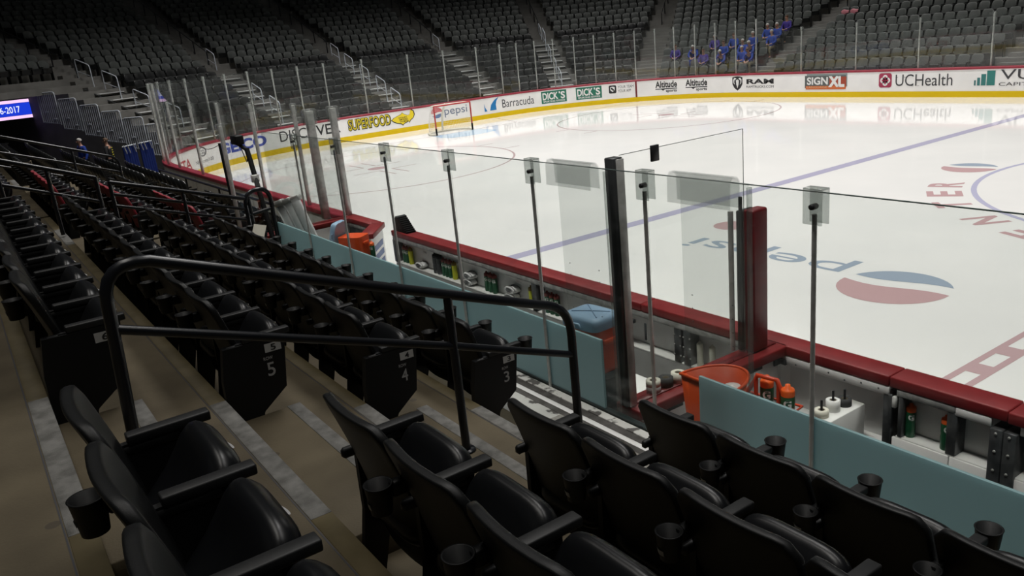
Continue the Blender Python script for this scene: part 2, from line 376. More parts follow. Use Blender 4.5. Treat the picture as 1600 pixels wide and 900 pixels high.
# centre line: red band with a chain of white gaps
polys = [rpoly(-0.15, -0.075, -12.7, 12.7), rpoly(0.075, 0.15, -12.7, 12.7)]
y = -12.7
while y < 12.6:
    polys.append(rpoly(-0.075, 0.075, y, min(y + 0.26, 12.7))); y += 0.62
icemark('centre_line', polys, MT['ice_red'])
icemark('goal_line', [rpoly(-27.155, -27.105, -11.1, 11.1)], MT['ice_redline'])
icemark('goal_line', [[(-27.13, -3.36), (-27.13, -3.31), (-30.4, -4.27), (-30.4, -4.32)], [(-27.13, 3.31), (-27.13, 3.36), (-30.4, 4.32), (-30.4, 4.27)]], MT['ice_redline'])
for cy_, lab in ((-6.71, None), (6.71, None)):
    polys = annulus(-21.03, cy_, 4.57, 0.07)
    for sx in (-1, 1):
        for sy in (-1, 1):
            x0 = -21.03 + sx * 0.6; y0 = cy_ + sy * 0.23
            polys.append(rpoly(min(x0, x0 + sx * 1.2), max(x0, x0 + sx * 1.2), y0 - 0.03, y0 + 0.03))
            polys.append(rpoly(x0 - 0.03, x0 + 0.03, min(y0, y0 + sy * 0.9), max(y0, y0 + sy * 0.9)))
            polys.append(rpoly(-21.03 + sx * 0.86 - 0.03, -21.03 + sx * 0.86 + 0.03, cy_ + min(sy * 4.57, sy * 5.2), cy_ + max(sy * 4.57, sy * 5.2)))
    icemark('faceoff_circle', polys, MT['ice_redline'])
    icemark('faceoff_spot', [circ_poly(-21.03, cy_, 0.33, 0.33)], MT['ice_red'])
    icemark('faceoff_spot', [circ_poly(-6.1, cy_, 0.33, 0.33)], MT['ice_logo_red'])
icemark('centre_circle', annulus(0, 0, 4.57, 0.10), MT['ice_circle'])
# goal crease
cr = [(-27.1, -1.22)] + [(-27.1 + 1.37 + 0.46 * math.cos(a), 1.22 * math.sin(a)) for a in [(-PI / 2) + PI * i / 16 for i in range(17)]] + [(-27.1, 1.22)]
icemark('goal_crease', [cr], MT['ice_crease'], lambda u, v: Vector((u, v, 0.0015)))
# drinks emblem in front of the bench: lettering reads from the far side
def globe(fn, parent, r, mr, mbl):
    """round emblem of a red cap, white wave and blue cup, centre at (0,0)"""
    T_ = [i / 16 for i in range(17)]
    w1 = lambda x: r * (0.0 + 0.12 * math.sin(2.6 * x / r + 0.4)); w2_ = lambda x: r * (-0.38 + 0.14 * math.sin(2.4 * x / r + 0.1))
    def ends_(w, lo):
        # where the wave meets the circle
        xs = [r * (-1 + 2 * i / 400) for i in range(401)]; ok = [x for x in xs if abs(w(x)) < math.sqrt(max(0, r * r - x * x))]
        return min(ok), max(ok)
    x0, x1 = ends_(w1, 0); a0 = math.atan2(w1(x1), x1); a1 = math.atan2(w1(x0), x0); a1 = a1 + 2 * PI if a1 < a0 else a1
    a = shape_on(fn, [[(r * math.cos(a0 + (a1 - a0) * t), r * math.sin(a0 + (a1 - a0) * t)) for t in T_] + [(x0 + (x1 - x0) * t, w1(x0 + (x1 - x0) * t)) for t in T_[1:-1]]], mr, 'emblem', parent)
    x0, x1 = ends_(w2_, 0); a0 = math.atan2(w2_(x0), x0); a1 = math.atan2(w2_(x1), x1); a0 = a0 + 2 * PI if a0 < 0 else a0; a1 = a1 + 2 * PI if a1 < a0 else a1
    b = shape_on(fn, [[(r * math.cos(a0 + (a1 - a0) * t), r * math.sin(a0 + (a1 - a0) * t)) for t in T_] + [(x1 - (x1 - x0) * t, w2_(x1 - (x1 - x0) * t)) for t in T_[1:-1]]], mbl, 'emblem', parent)
    return a, b
fn0 = on_ice(-2.05, -8.22, PI)
globe(fn0, ice, 0.72, MT['ice_logo_red'], MT['ice_logo_blue'])
fn1 = on_ice(-2.98, -7.62, PI)
text_on(lambda u, v: fn1(u * 2.95, -0.08 + v * 0.80 - 0.1), 'pepsi', MT['ice_logo_blue'], 'ice_lettering', ice, bold=0.004)
# arc lettering round the centre circle
globe(on_ice(-5.22, 0.03, PI), ice, 0.55, MT['ice_logo_red'], MT['ice_logo_blue'])
for chx, dg_ in (('R', 201.0), ('E', 211.0), ('T', 222.0), ('N', 236.5), ('E', 247.5), ('C', 259.0)):
    a = math.radians(dg_); cxx, cyy = 5.08 * math.cos(a), 5.08 * math.sin(a)
    f2 = on_ice(cxx, cyy, a - PI / 2)
    text_on(lambda u, v, f2=f2: f2((u - 0.5) * 0.50, (v - 0.5) * 0.62), chx, MT['ice_logo_red'], 'ice_lettering', ice, bold=0.03)

# ================================================================== BOARDS
boards = empty('rink_boards', (0, 0, 0), 0, 'white dasher boards with red rail and yellow base round the far ice', 'rink boards')
boards.name = 'rink_board'
SB0, SB1 = -5.0, SEND
def srangeb(a, b): return [a] + [s for s in SG if a + 1e-4 < s < b - 1e-4] + [b]
sweep(MB(), srangeb(SB0, SB1), rect(0.0, 0.055, 0.0, 0.99)).build('ice_side_panel', MT['board'], boards)
sweep(MB(), srangeb(SB0, SB1), rect(0.075, 0.20, 0.0, 0.985)).build('outer_panel', MT['board_back'], boards)
sweep(MB(), srangeb(SB0, SB1), rect(-0.012, -0.001, 0.0, 0.22)).build('kick_plate', MT['yellow'], boards)
sweep(MB(), srangeb(SB0, SB1), [(-0.018, 0.99), (0.22, 0.99), (0.22, 1.06), (0.205, 1.075), (0.0, 1.075), (-0.018, 1.06)]).build('cap_rail', MT['redfar'], boards)
seam = MB()
for s in [1.5 + 2.44 * i for i in range(0, 28)]:
    if SB0 < s < SB1: sweep(seam, [s - 0.006, s + 0.006], rect(0.2005, 0.203, 0.02, 0.98))
seam.build('panel_seam', MT['inkgrey'], boards)
strips(on_board(27.70, 27.61, 0.0, 1.0, 0.016), 0, 1, 0, 1, MT['darkred'], 'goal_line_mark', boards)
strips(on_board(34.47, 34.42, 0.0, 0.22, 0.016), 0, 1, 0, 1, MT['darkred'], 'seam_mark', boards)

# ---- adverts on the boards (each an advert part with its lettering as sub-parts)
def advert(label): 
    e = bpy.data.objects.new('advert', None); COL.objects.link(e); e.parent = boards; e['label'] = label; return e
K = MT['inkblack']; W = MT['inkwhite']
a = advert('red block capitals near the bend'); text_on(on_board(53.3, 52.0, 0.34, 0.72), 'ETA', ink(0.45, 0.03, 0.04), parent=a, bold=0.02)
a = advert('round grey emblem over small grey lettering')
f = on_board(51.25, 50.65, 0.62, 0.98)
shape_on(f, [[(0.5 + (0.5 - 0.0) * math.cos(t), 0.5 + 0.5 * math.sin(t)), (0.5 + 0.5 * math.cos(t2), 0.5 + 0.5 * math.sin(t2)), (0.5 + 0.36 * math.cos(t2), 0.5 + 0.36 * math.sin(t2)), (0.5 + 0.36 * math.cos(t), 0.5 + 0.36 * math.sin(t))] for t, t2 in [(2 * PI * i / 24, 2 * PI * (i + 0.85) / 24) for i in range(24)]], MT['inkgrey'], 'emblem_ring', a)
text_on(lambda u, v: f(0.24 + 0.52 * u, 0.52 + 0.18 * v), 'NHL', MT['inkgrey'], parent=a, bold=0.02); text_on(lambda u, v: f(0.22 + 0.56 * u, 0.24 + 0.22 * v), '100', MT['inkgrey'], parent=a, bold=0.02)
text_on(on_board(51.6, 50.25, 0.40, 0.53), 'NHL.com/100', MT['inkgrey'], parent=a, bold=0.005)
a = advert('heavy blue capitals'); text_on(on_board(49.75, 47.05, 0.46, 0.90), 'GEICO', ink(0.03, 0.06, 0.36), parent=a, bold=0.045)
a = advert('black capitals with an orange ball for the letter o')
text_on(on_board(46.36, 45.02, 0.46, 0.90), 'DISC', K, parent=a); text_on(on_board(44.56, 43.42, 0.46, 0.90), 'VER', K, parent=a, bold=0.012)
shape_on(on_board(45.0, 44.60, 0.46, 0.90, 0.009), [circ_poly(0.5, 0.5, 0.5, 0.5)], ink(0.75, 0.17, 0.02), 'orange_ball', a)
a = advert('yellow capitals outlined in black beside a yellow fish')
text_on(on_board(43.05, 40.90, 0.42, 0.94, 0.007), 'SUPERFOOD', K, parent=a, bold=0.075); text_on(on_board(43.02, 40.95, 0.46, 0.92, 0.011), 'SUPERFOOD', ink(0.62, 0.50, 0.02), parent=a, bold=0.012)
fish = [(0.0, 0.42), (0.10, 0.55), (0.28, 0.66), (0.42, 0.74), (0.48, 0.84), (0.56, 0.72), (0.70, 0.62), (0.80, 0.66), (0.84, 0.86), (0.86, 1.0), (0.97, 0.86), (1.0, 0.62), (0.93, 0.40), (0.80, 0.26), (0.74, 0.12), (0.70, 0.2), (0.52, 0.10), (0.46, 0.0), (0.40, 0.10), (0.22, 0.18), (0.08, 0.30)]
f = on_board(40.86, 39.70, 0.36, 1.0); shape_on(lambda u, v: on_board(40.88, 39.68, 0.34, 1.0, 0.006)(0.5 + (u - 0.5) * 1.05, 0.5 + (v - 0.5) * 1.08), [fish], K, 'fish_outline', a); shape_on(on_board(40.86, 39.70, 0.36, 0.99, 0.010), [fish], ink(0.85, 0.66, 0.02), 'fish', a)
f = on_board(40.86, 39.70, 0.36, 0.99, 0.014)
for i, w in enumerate(('HONEY', 'SMOKED', 'SALMON')): text_on(lambda u, v, i=i: f(0.30 + 0.02 * i + 0.38 * u, 0.46 - 0.14 * i + 0.11 * v), w, K, parent=a, bold=0.01)
a = advert('red and blue ball emblem beside dark lower-case lettering')
f = on_board(38.80, 38.16, 0.40, 0.92); globe(lambda u, v: f(0.5 + u, 0.5 + v), a, 0.49, ink(0.50, 0.03, 0.05), ink(0.03, 0.12, 0.33))
text_on(on_board(38.06, 36.78, 0.38, 0.84), 'pepsi', ink(0.05, 0.10, 0.2), parent=a)
a = advert('two blue fins beside thin grey lettering')
f = on_board(35.78, 34.90, 0.36, 0.98)
shape_on(f, [[(0.0, 0.0), (0.18, 0.0), (0.06, 0.28), (0.0, 0.62)], [(0.36, 0.02), (0.80, 0.02), (0.78, 0.42), (0.84, 0.72), (1.0, 1.0), (0.70, 0.80), (0.46, 0.46)]], ink(0.01, 0.19, 0.48), 'fin', a)
text_on(on_board(34.72, 32.94, 0.42, 0.82), 'Barracuda', MT['inkgrey'], parent=a)
for s0, s1, nm in ((32.54, 31.21, 'first'), (30.72, 29.40, 'second')):
    a = advert('green sign with white capitals, %s of two' % nm)
    strips(on_board(s0, s1, 0.34, 0.94, 0.007), 0, 1, 0, 1, ink(0.015, 0.16, 0.10), 'sign_ground', a); f = on_board(s0, s1, 0.34, 0.94, 0.012)
    text_on(lambda u, v: f(0.05 + 0.62 * u, 0.28 + 0.60 * v), 'DICK', W, parent=a, bold=0.03); text_on(lambda u, v: f(0.70 + 0.05 * u, 0.72 + 0.18 * v), "'", W, parent=a, bold=0.03); text_on(lambda u, v: f(0.77 + 0.17 * u, 0.28 + 0.60 * v), 'S', W, parent=a, bold=0.03)
    text_on(lambda u, v: f(0.07 + 0.86 * u, 0.08 + 0.14 * v), 'SPORTING GOODS', W, parent=a, bold=0.02)
a = advert('black app tile with a white shield beside two lines of grey capitals')
f = on_board(29.04, 28.66, 0.50, 0.90, 0.007)
rr = [(0.5 + sx * 0.32 + 0.18 * math.cos(t), 0.5 + sy * 0.32 + 0.18 * math.sin(t)) for sx, sy, t0 in ((1, 1, 0), (-1, 1, PI / 2), (-1, -1, PI), (1, -1, 1.5 * PI)) for t in [t0 + PI / 2 * i / 5 for i in range(6)]]
shape_on(f, [rr], K, 'app_tile', a); f = on_board(29.04, 28.66, 0.50, 0.90, 0.011)
shape_on(f, [[(0.2, 0.78), (0.5, 0.84), (0.8, 0.78), (0.8, 0.42), (0.5, 0.16), (0.2, 0.42)]], MT['inkwhite'], 'shield', a); f = on_board(29.04, 28.66, 0.50, 0.90, 0.014)
shape_on(f, [[(0.28, 0.70), (0.42, 0.72), (0.72, 0.46), (0.72, 0.36), (0.6, 0.3), (0.28, 0.56)]], K, 'shield_band', a)
text_on(on_board(28.58, 27.78, 0.72, 0.86), 'YOUR TEAM', MT['inkgrey'], parent=a); text_on(on_board(28.58, 27.92, 0.52, 0.66), 'YOUR APP', MT['inkgrey'], parent=a)
for s0, s1, nm in ((26.68, 25.57, 'first'), (25.13, 23.99, 'second')):
    a = advert('condensed black lettering over a bar, %s of two' % nm); f = on_board(s0, s1, 0.34, 0.94)
    text_on(lambda u, v: f(u, 0.42 + 0.54 * v), 'Altitude', K, parent=a, bold=0.03); strips(f, 0, 1, 0.29, 0.36, K, 'bar', a)
    shape_on(f, [[(0.26, 0.29), (0.44, 0.29), (0.35, 0.17)]], K, 'wedge', a); text_on(lambda u, v: f(0.48 + 0.5 * u, -0.02 + 0.26 * v), 'sports', K, parent=a, bold=0.025)
a = advert('black shield with a horned head beside wide black capitals')
f = on_board(22.62, 22.02, 0.30, 0.96, 0.007)
shape_on(f, [[(0.02, 0.92), (0.25, 0.98), (0.5, 1.0), (0.75, 0.98), (0.98, 0.92), (0.97, 0.45), (0.8, 0.2), (0.5, 0.0), (0.2, 0.2), (0.03, 0.45)]], K, 'shield', a)
f = on_board(22.62, 22.02, 0.30, 0.96, 0.011)
shape_on(f, [[(0.36, 0.72), (0.5, 0.78), (0.64, 0.72), (0.60, 0.42), (0.5, 0.16), (0.40, 0.42)]] + [[(0.5 + sg * x_, y_) for x_, y_ in ([(0.10, 0.86), (0.28, 0.90), (0.40, 0.76), (0.36, 0.52), (0.22, 0.42), (0.30, 0.58), (0.28, 0.74), (0.18, 0.78)])][::sg] for sg in (1, -1)], MT['inkwhite'], 'horned_head', a)
text_on(on_board(21.80, 20.28, 0.60, 0.82), 'RAM', K, parent=a, bold=0.035); text_on(on_board(21.80, 20.28, 0.42, 0.53), 'RAMTRUCKS.COM', MT['inkgrey'], parent=a)
a = advert('grey, red and orange blocks with white capitals')
strips(on_board(18.55, 16.62, 0.44, 0.97, 0.006), 0, 1, 0, 1, ink(0.25, 0.31, 0.31), 'sign_block', a); strips(on_board(18.65, 16.68, 0.38, 0.90, 0.008), 0, 1, 0, 1, ink(0.10, 0.11, 0.11), 'sign_block', a)  # two grey blocks printed behind the sign lettering
strips(on_board(17.45, 16.66, 0.40, 0.84, 0.010), 0, 1, 0, 1, ink(0.36, 0.06, 0.03), 'sign_ground', a); strips(on_board(18.60, 16.68, 0.33, 0.47, 0.011), 0, 1, 0, 1, ink(0.62, 0.15, 0.04), 'sign_band', a)
text_on(on_board(18.54, 17.52, 0.52, 0.84, 0.014), 'SIGN', W, parent=a, bold=0.03); text_on(on_board(17.50, 16.74, 0.42, 0.87, 0.014), 'XL', W, parent=a, bold=0.06); text_on(on_board(18.54, 17.56, 0.38, 0.46, 0.015), 'LANGUAGE', ink(0.7, 0.45, 0.25), parent=a)
a = advert('crimson square with a white knot beside dark serif lettering')
f = on_board(15.22, 14.68, 0.38, 0.93, 0.007); shape_on(f, [rr], ink(0.36, 0.03, 0.08), 'crimson_tile', a); f = on_board(15.22, 14.68, 0.38, 0.93, 0.011)
shape_on(f, [circ_poly(0.5 + dx * 0.19, 0.5 + dy * 0.19, 0.2, 0.2, 20) for dx, dy in ((1, 0), (-1, 0), (0, 1), (0, -1))], W, 'knot', a); f = on_board(15.22, 14.68, 0.38, 0.93, 0.014)
shape_on(f, [circ_poly(0.5 + dx * 0.19, 0.5 + dy * 0.19, 0.08, 0.08, 12) for dx, dy in ((1, 0), (-1, 0), (0, 1), (0, -1))] + [rectpoly(0.47, 0.53, 0.36, 0.64, 2), rectpoly(0.36, 0.64, 0.47, 0.53, 2)], ink(0.36, 0.03, 0.08), 'knot', a)
text_on(on_board(14.52, 12.30, 0.43, 0.87), 'UCHealth', MT['inkgrey'], parent=a)
mbs = MB(); fs_ = on_board(14.52, 12.30, 0.43, 0.87, 0.009)
for u in (0.01, 0.165, 0.30, 0.40): flat(rectpoly(u - 0.012, u + 0.035, 0.0 if u > 0.28 else 0.74, 0.025 if u > 0.28 else 0.765, 2), mbs, fs_)
mbs.build('serif', MT['inkgrey'], a)
a = advert('four green bars beside grey serif capitals')
gcol = [ink(0.05, 0.16, 0.16), ink(0.04, 0.18, 0.18), ink(0.035, 0.19, 0.18), ink(0.03, 0.2, 0.18)]
for i, (u0, u1, h) in enumerate(((0.0, 0.09, 0.36), (0.15, 0.29, 0.54), (0.34, 0.57, 0.78), (0.61, 1.0, 1.0))): strips(lambda u, v: on_board(11.52, 10.80, 0.42, 0.93)(u0 + (u1 - u0) * u, h * v), 0, 1, 0, 1, gcol[i], 'bar', a)
text_on(on_board(10.62, 9.55, 0.62, 0.96), 'VU', MT['inkgrey'], parent=a); text_on(on_board(10.66, 9.30, 0.40, 0.52), 'CAPITAL', MT['inkgrey'], parent=a)

# ---- panes and posts of the shielding above the boards
def pane(s0, s1, z0, z1a, z1b, label, group, m=MT['farglass']):
    mb = MB(); ss = ssteps(s0, s1, 0.6)
    if s1 <= L1 or s0 >= L4: ss = [s0, s1]
    rows = []
    for s in ss:
        t = (s - s0) / (s1 - s0); z1 = z1a + (z1b - z1a) * t
        rows.append([Vector((*ring(s, d), z)) for d, z in rect(0.095, 0.107, z0, z1)])
    mb.grid(rows, False, True); mb.add(rows[0], [(0, 1, 2, 3)]); mb.add(rows[-1], [(3, 2, 1, 0)])
    return tag(mb.build('glass_shield', m), label, 'glass', group)
def gpost(s, z1, label, group):
    p = ring(s, 0.146); e = empty('glass_post', (p.x, p.y, 1.075), ringrz(s), label, 'post', group)
    MB().bbox(-0.022, 0.022, -0.035, 0.035, 0, z1 - 1.075, 0.008, 1).build('upright', MT['steel'], e)
    MB().bbox(-0.05, 0.05, -0.05, 0.05, z1 - 1.075 - 0.16, z1 - 1.075 + 0.03, 0.012, 1).build('top_bracket', MT['clip'], e)
    return e
PS = [-1.5, 0.9, 3.3, 5.8, 8.4, 11.05, 13.72, 16.35, 18.95]
tall = [21.35, 22.5, 23.6, 24.65, 25.7, 26.65, 27.65, 28.65, 29.65, 30.65, 31.7, 32.65, 33.6, 34.5, 35.85, 37.7, 39.6, 41.9, 43.7, 44.9, 46.1, 47.3, 48.5, 49.7, 50.9, 52.1, 53.3, 54.5, 55.7, 56.9]
near = [58.3, 60.8, 63.3, 65.8, 68.3, SEND - 0.02]
TZ, LZ = 3.42, 2.92
for i, s in enumerate(PS): gpost(s, LZ, 'slim steel post standing on the long far boards, %s from the curve' % ORD[len(PS) - 1 - i], 'far side glass posts')
for i, s in enumerate(tall): gpost(s, TZ, 'tall slim steel post round the goal end boards, %s along from the far corner' % ORD[i], 'end glass posts')
for i, s in enumerate(near[:-1]): gpost(s, LZ, 'steel post on the near boards beyond the players bench, %s from the corner' % ORD[i], 'near glass posts')
allp = PS + tall + near
for i in range(len(allp) - 1):
    a, b = allp[i], allp[i + 1]
    if b <= 19: pane(a, b, 1.06, LZ, LZ, 'low clear pane over the long far boards, %s from the curve' % ORD[len(PS) - 2 - i], 'far side panes')
    elif a < 19.5: pane(a, b, 1.06, LZ, LZ, 'low clear pane just before the tall end glass starts', 'far side panes')
    elif a < 21.5: pane(a, b, 1.06, LZ, TZ, 'clear pane with a slanted top edge near the blue-jacketed group', 'end panes')
    elif b < 57: pane(a, b, 1.06, TZ, TZ, 'tall clear pane round the goal end, %s along from the slanted pane' % ORD[i - len(PS) - 1], 'end panes')
    elif a < 57: pane(a, b, 1.06, TZ, LZ, 'clear pane with a slanted top edge in the corner by the barred railings', 'end panes')
    else: pane(a, b, 1.06, LZ, LZ, 'clear pane on the near boards beyond the players bench, %s from the corner' % ORD[i - len(PS) - len(tall)], 'near panes')

# ================================================================== GOAL
goal = empty('hockey_goal', (-27.13, 0, 0), 0, 'red framed ice hockey goal with white netting in front of the end boards', 'goal')
GW, GH, gr = 0.915, 1.22, 0.032
for sy in (-1, 1):
    MB().tube([(0, sy * GW, 0.30), (0, sy * GW, GH)], gr, 10).build('goal_post', MT['goalred'], goal)
    MB().tube([(0, sy * GW, 0.003), (0, sy * GW, 0.30)], gr * 1.25, 10).build('post_sleeve', MT['black'], goal)['label'] = 'black sleeve at the foot of the post'
MB().tube([(0, -GW - 0.01, GH), (0, GW + 0.01, GH)], gr, 10).build('crossbar', MT['goalred'], goal)
basep = [(0, -GW, 0.04), (-0.35, -GW - 0.1, 0.04), (-0.8, -GW + 0.05, 0.04), (-1.05, -0.55, 0.04), (-1.1, 0, 0.04), (-1.05, 0.55, 0.04), (-0.8, GW - 0.05, 0.04), (-0.35, GW + 0.1, 0.04), (0, GW, 0.04)]
MB().tube(basep, 0.05, 8).build('base_frame', MT['cream'], goal)
topp = [(0, -GW, GH), (-0.35, -GW + 0.05, GH), (-0.55, -0.6, GH), (-0.6, 0, GH), (-0.55, 0.6, GH), (-0.35, GW - 0.05, GH), (0, GW, GH)]
MB().tube(topp, 0.02, 8).build('top_frame', MT['cream'], goal)
MB().tube([(-1.08, 0, 0.05), (-0.95, 0, 0.75), (-0.6, 0, GH)], 0.05, 8).build('back_stay', MT['cream'], goal)
def lerpath(P, n):
    P = [Vector(p) for p in P]; L = [0]
    for i in range(1, len(P)): L.append(L[-1] + (P[i] - P[i - 1]).length)
    out = []
    for k in range(n + 1):
        t = L[-1] * k / n; i = 1
        while i < len(L) - 1 and L[i] < t: i += 1
        out.append(P[i - 1].lerp(P[i], (t - L[i - 1]) / (L[i] - L[i - 1])))
    return out
net = MB(); NB = 46; bp_ = lerpath(basep, NB); tp_ = lerpath(topp, NB); rows = []
for j in range(15):
    t = j / 14; rows.append([b.lerp(tq, t) + Vector((-0.18 * math.sin(PI * t) * (1 - abs(2 * i / NB - 1) ** 3), 0, 0)) for i, (b, tq) in enumerate(zip(bp_, tp_))])
for r_ in rows: net.tube(r_, 0.0035, 3, caps=False)
for i in range(NB + 1): net.tube([r_[i] for r_ in rows], 0.0035, 3, caps=False)
for i in range(1, 9): net.tube([(-0.07 * i, -GW * (1 - 0.03 * i), GH), (-0.07 * i, GW * (1 - 0.03 * i), GH)], 0.0035, 3, caps=False)
net.build('net', MT['netcord'], goal)
# ================================================================== PLAYERS BENCHES
GY = -14.72                     # plane of the tall glass behind the benches
bf = struct(MB().box(-22.0, 6.0, GY - 0.0, -12.96, 0.0, 0.12).build('floor_bench', MT['rubber']))
# --- bench-side boards: (x0,x1) runs with a red cap
def capbox(mb, x0, x1, y0, y1, z0=0.99, z1=1.075): return mb.bbox(x0, x1, y0, y1, z0, z1, 0.012, 2)
bb = empty('bench_board', (0, -12.85, 0), 0, 'long white dasher board with red top and open shelf beside the players bench', 'rink boards')
def bpart(mb, name, m, par=bb): 
    o = mb.build(name, m, par); o.location = -Vector((0, -12.85, 0)); return o
capm = MB(); capbox(capm, -7.36, -1.9, -12.955, -12.735); capbox(capm, -1.895, 0.70, -12.955, -12.735)
bpart(capm, 'cap_rail', MT['red'])
bpart(MB().box(-7.34, 0.70, -12.81, -12.755, 0.0, 0.99), 'ice_side_panel', MT['board'])
bpart(MB().box(-7.34, 0.70, -12.757, -12.745, 0.0, 0.22), 'kick_plate', MT['yellow'])
bpart(MB().box(-7.34, -0.35, -12.815, -12.811, 0.60, 0.93), 'shelf_back', MT['cubby'])
bpart(MB().bbox(-7.34, -0.36, -12.95, -12.925, 0.925, 0.988, 0.004, 1), 'top_strip', MT['stripgrey'])
bpart(MB().bbox(-7.34, -0.36, -12.945, -12.815, 0.565, 0.59, 0.004, 1), 'shelf', MT['white'])
bpart(MB().box(-7.34, -0.36, -12.945, -12.92, 0.12, 0.565), 'lower_panel', MT['benchgrey'])
up = MB()
for x in (-7.32, -3.72, -1.42, -1.30): up.bbox(x - 0.045, x + 0.045, -12.948, -12.82, 0.58, 0.93, 0.004, 1)
bpart(up, 'upright', MT['darksteel'])
bol = MB()
for x in (-1.46, -1.38, -1.34, -1.26):
    for z in (0.66, 0.76, 0.86): bol.lathe([(0, 0), (0.009, 0), (0.009, 0.006), (0, 0.006)], n=8, M=Matrix.Translation((x, -12.948, z)) @ Matrix.Rotation(PI / 2, 4, 'X'))
bpart(bol, 'hinge_bolt', MT['steel'])
ov = MB()
for x in (-6.6, -5.7, -4.8, -4.2, -2.9, -2.4): ov.bbox(x - 0.05, x + 0.05, -12.825, -12.816, 0.80, 0.825, 0.004, 1)
bpart(ov, 'recessed_light', MT['white'])
hng = MB(); hng.bbox(-2.28, -2.0, -12.965, -12.93, 0.84, 0.88, 0.006, 1).bbox(-2.22, -2.17, -12.96, -12.93, 0.62, 0.86, 0.006, 1).bbox(-1.86, -1.83, -12.96, -12.945, 0.70, 0.88, 0.006, 1)
bpart(hng, 'gate_latch', MT['darksteel'])
# second bench stretch (x 0.70 .. 4)
b2 = empty('bench_board', (2.5, -12.85, 0), 0, 'white dasher board with red top and bottle cubbies beyond the red padded post', 'rink boards')
def b2part(mb, name, m): o = mb.build(name, m, b2); o.location = -Vector((2.5, -12.85, 0)); return o
capm = MB(); capbox(capm, 0.705, 1.52, -12.955, -12.735); capbox(capm, 1.525, 5.6, -12.97, -12.735); b2part(capm, 'cap_rail', MT['red'])
b2part(MB().box(0.705, 5.6, -12.81, -12.755, 0.0, 0.99), 'ice_side_panel', MT['board'])
b2part(MB().box(0.705, 5.6, -12.757, -12.745, 0.0, 0.22), 'kick_plate', MT['yellow'])
b2part(MB().box(0.76, 5.6, -12.815, -12.811, 0.62, 0.94), 'shelf_back', MT['cubby'])
b2part(MB().bbox(0.76, 1.18, -12.95, -12.925, 0.935, 0.988, 0.004, 1), 'top_strip', MT['stripgrey'])
b2part(MB().bbox(1.185, 1.42, -12.952, -12.925, 0.925, 0.988, 0.004, 1).bbox(1.60, 5.6, -12.952, -12.925, 0.925, 0.988, 0.004, 1), 'top_fascia', MT['board'])
b2part(MB().bbox(0.76, 5.6, -12.945, -12.815, 0.592, 0.612, 0.004, 1), 'shelf', MT['white'])
b2part(MB().bbox(0.74, 1.155, -12.955, -12.93, 0.12, 0.60, 0.004, 1).bbox(1.165, 1.43, -12.955, -12.93, 0.12, 0.60, 0.004, 1).bbox(1.59, 5.6, -12.955, -12.93, 0.12, 0.60, 0.004, 1), 'lower_panel', MT['board'])
up = MB()
for x0, x1 in ((0.775, 0.81), (1.13, 1.20), (1.9, 1.98)): up.bbox(x0, x1, -12.948, -12.82, 0.61, 0.935, 0.004, 1)
b2part(up, 'upright', MT['darksteel'])
gatep = MB().bbox(1.425, 1.505, -12.975, -12.82, 0.12, 0.93, 0.004, 1).bbox(1.512, 1.592, -12.975, -12.82, 0.12, 0.93, 0.004, 1)
b2part(gatep, 'gate_jamb', MT['darksteel'])
bol = MB()
for x in (1.465, 1.55):
    for z in (0.35, 0.5, 0.63, 0.77, 0.9): bol.lathe([(0, 0), (0.010, 0), (0.010, 0.006), (0, 0.006)], n=8, M=Matrix.Translation((x, -12.975, z)) @ Matrix.Rotation(PI / 2, 4, 'X'))
b2part(bol, 'hinge_bolt', MT['steel'])
# white recess between the divider and the cubbies
rec = empty('bench_recess', (0.23, -12.85, 0), 0, 'white lined recess beneath the red top rail next to the padded post', 'rink boards')
def rpart(mb, name, m): o = mb.build(name, m, rec); o.location = -Vector((0.23, -12.85, 0)); return o
rpart(MB().bbox(-0.25, 0.70, -12.95, -12.925, 0.915, 0.988, 0.004, 1), 'top_fascia', MT['board'])
rpart(MB().box(-0.25, 0.70, -12.82, -12.812, 0.12, 0.915), 'back_lining', MT['cubby'])
rpart(MB().bbox(-0.25, 0.72, -12.955, -12.82, 0.12, 0.50, 0.006, 1), 'low_ledge', MT['board'])
rpart(MB().bbox(0.66, 0.725, -12.95, -12.82, 0.50, 0.93, 0.004, 1), 'end_strip', MT['darksteel'])
rpart(MB().bbox(0.735, 0.765, -12.965, -12.93, 0.84, 0.93, 0.005, 1), 'latch_block', MT['white'])
br = MB().bbox(-0.25, -0.19, -12.965, -12.925, 0.905, 0.955, 0.004, 1).bbox(-0.26, -0.245, -13.03, -12.93, 0.90, 0.955, 0.004, 1)
rpart(br, 'corner_bracket', MT['darksteel'])
sc = MB()
for x in (-0.1, 0.06, 0.2, 0.34, 0.48, 0.62): sc.lathe([(0, 0), (0.008, 0), (0, 0.004)], n=8, M=Matrix.Translation((x, -12.951, 0.955 - 0.02 * (int(x * 10) % 2))) @ Matrix.Rotation(PI / 2, 4, 'X'))
rpart(sc, 'screw_head', MT['darksteel'])

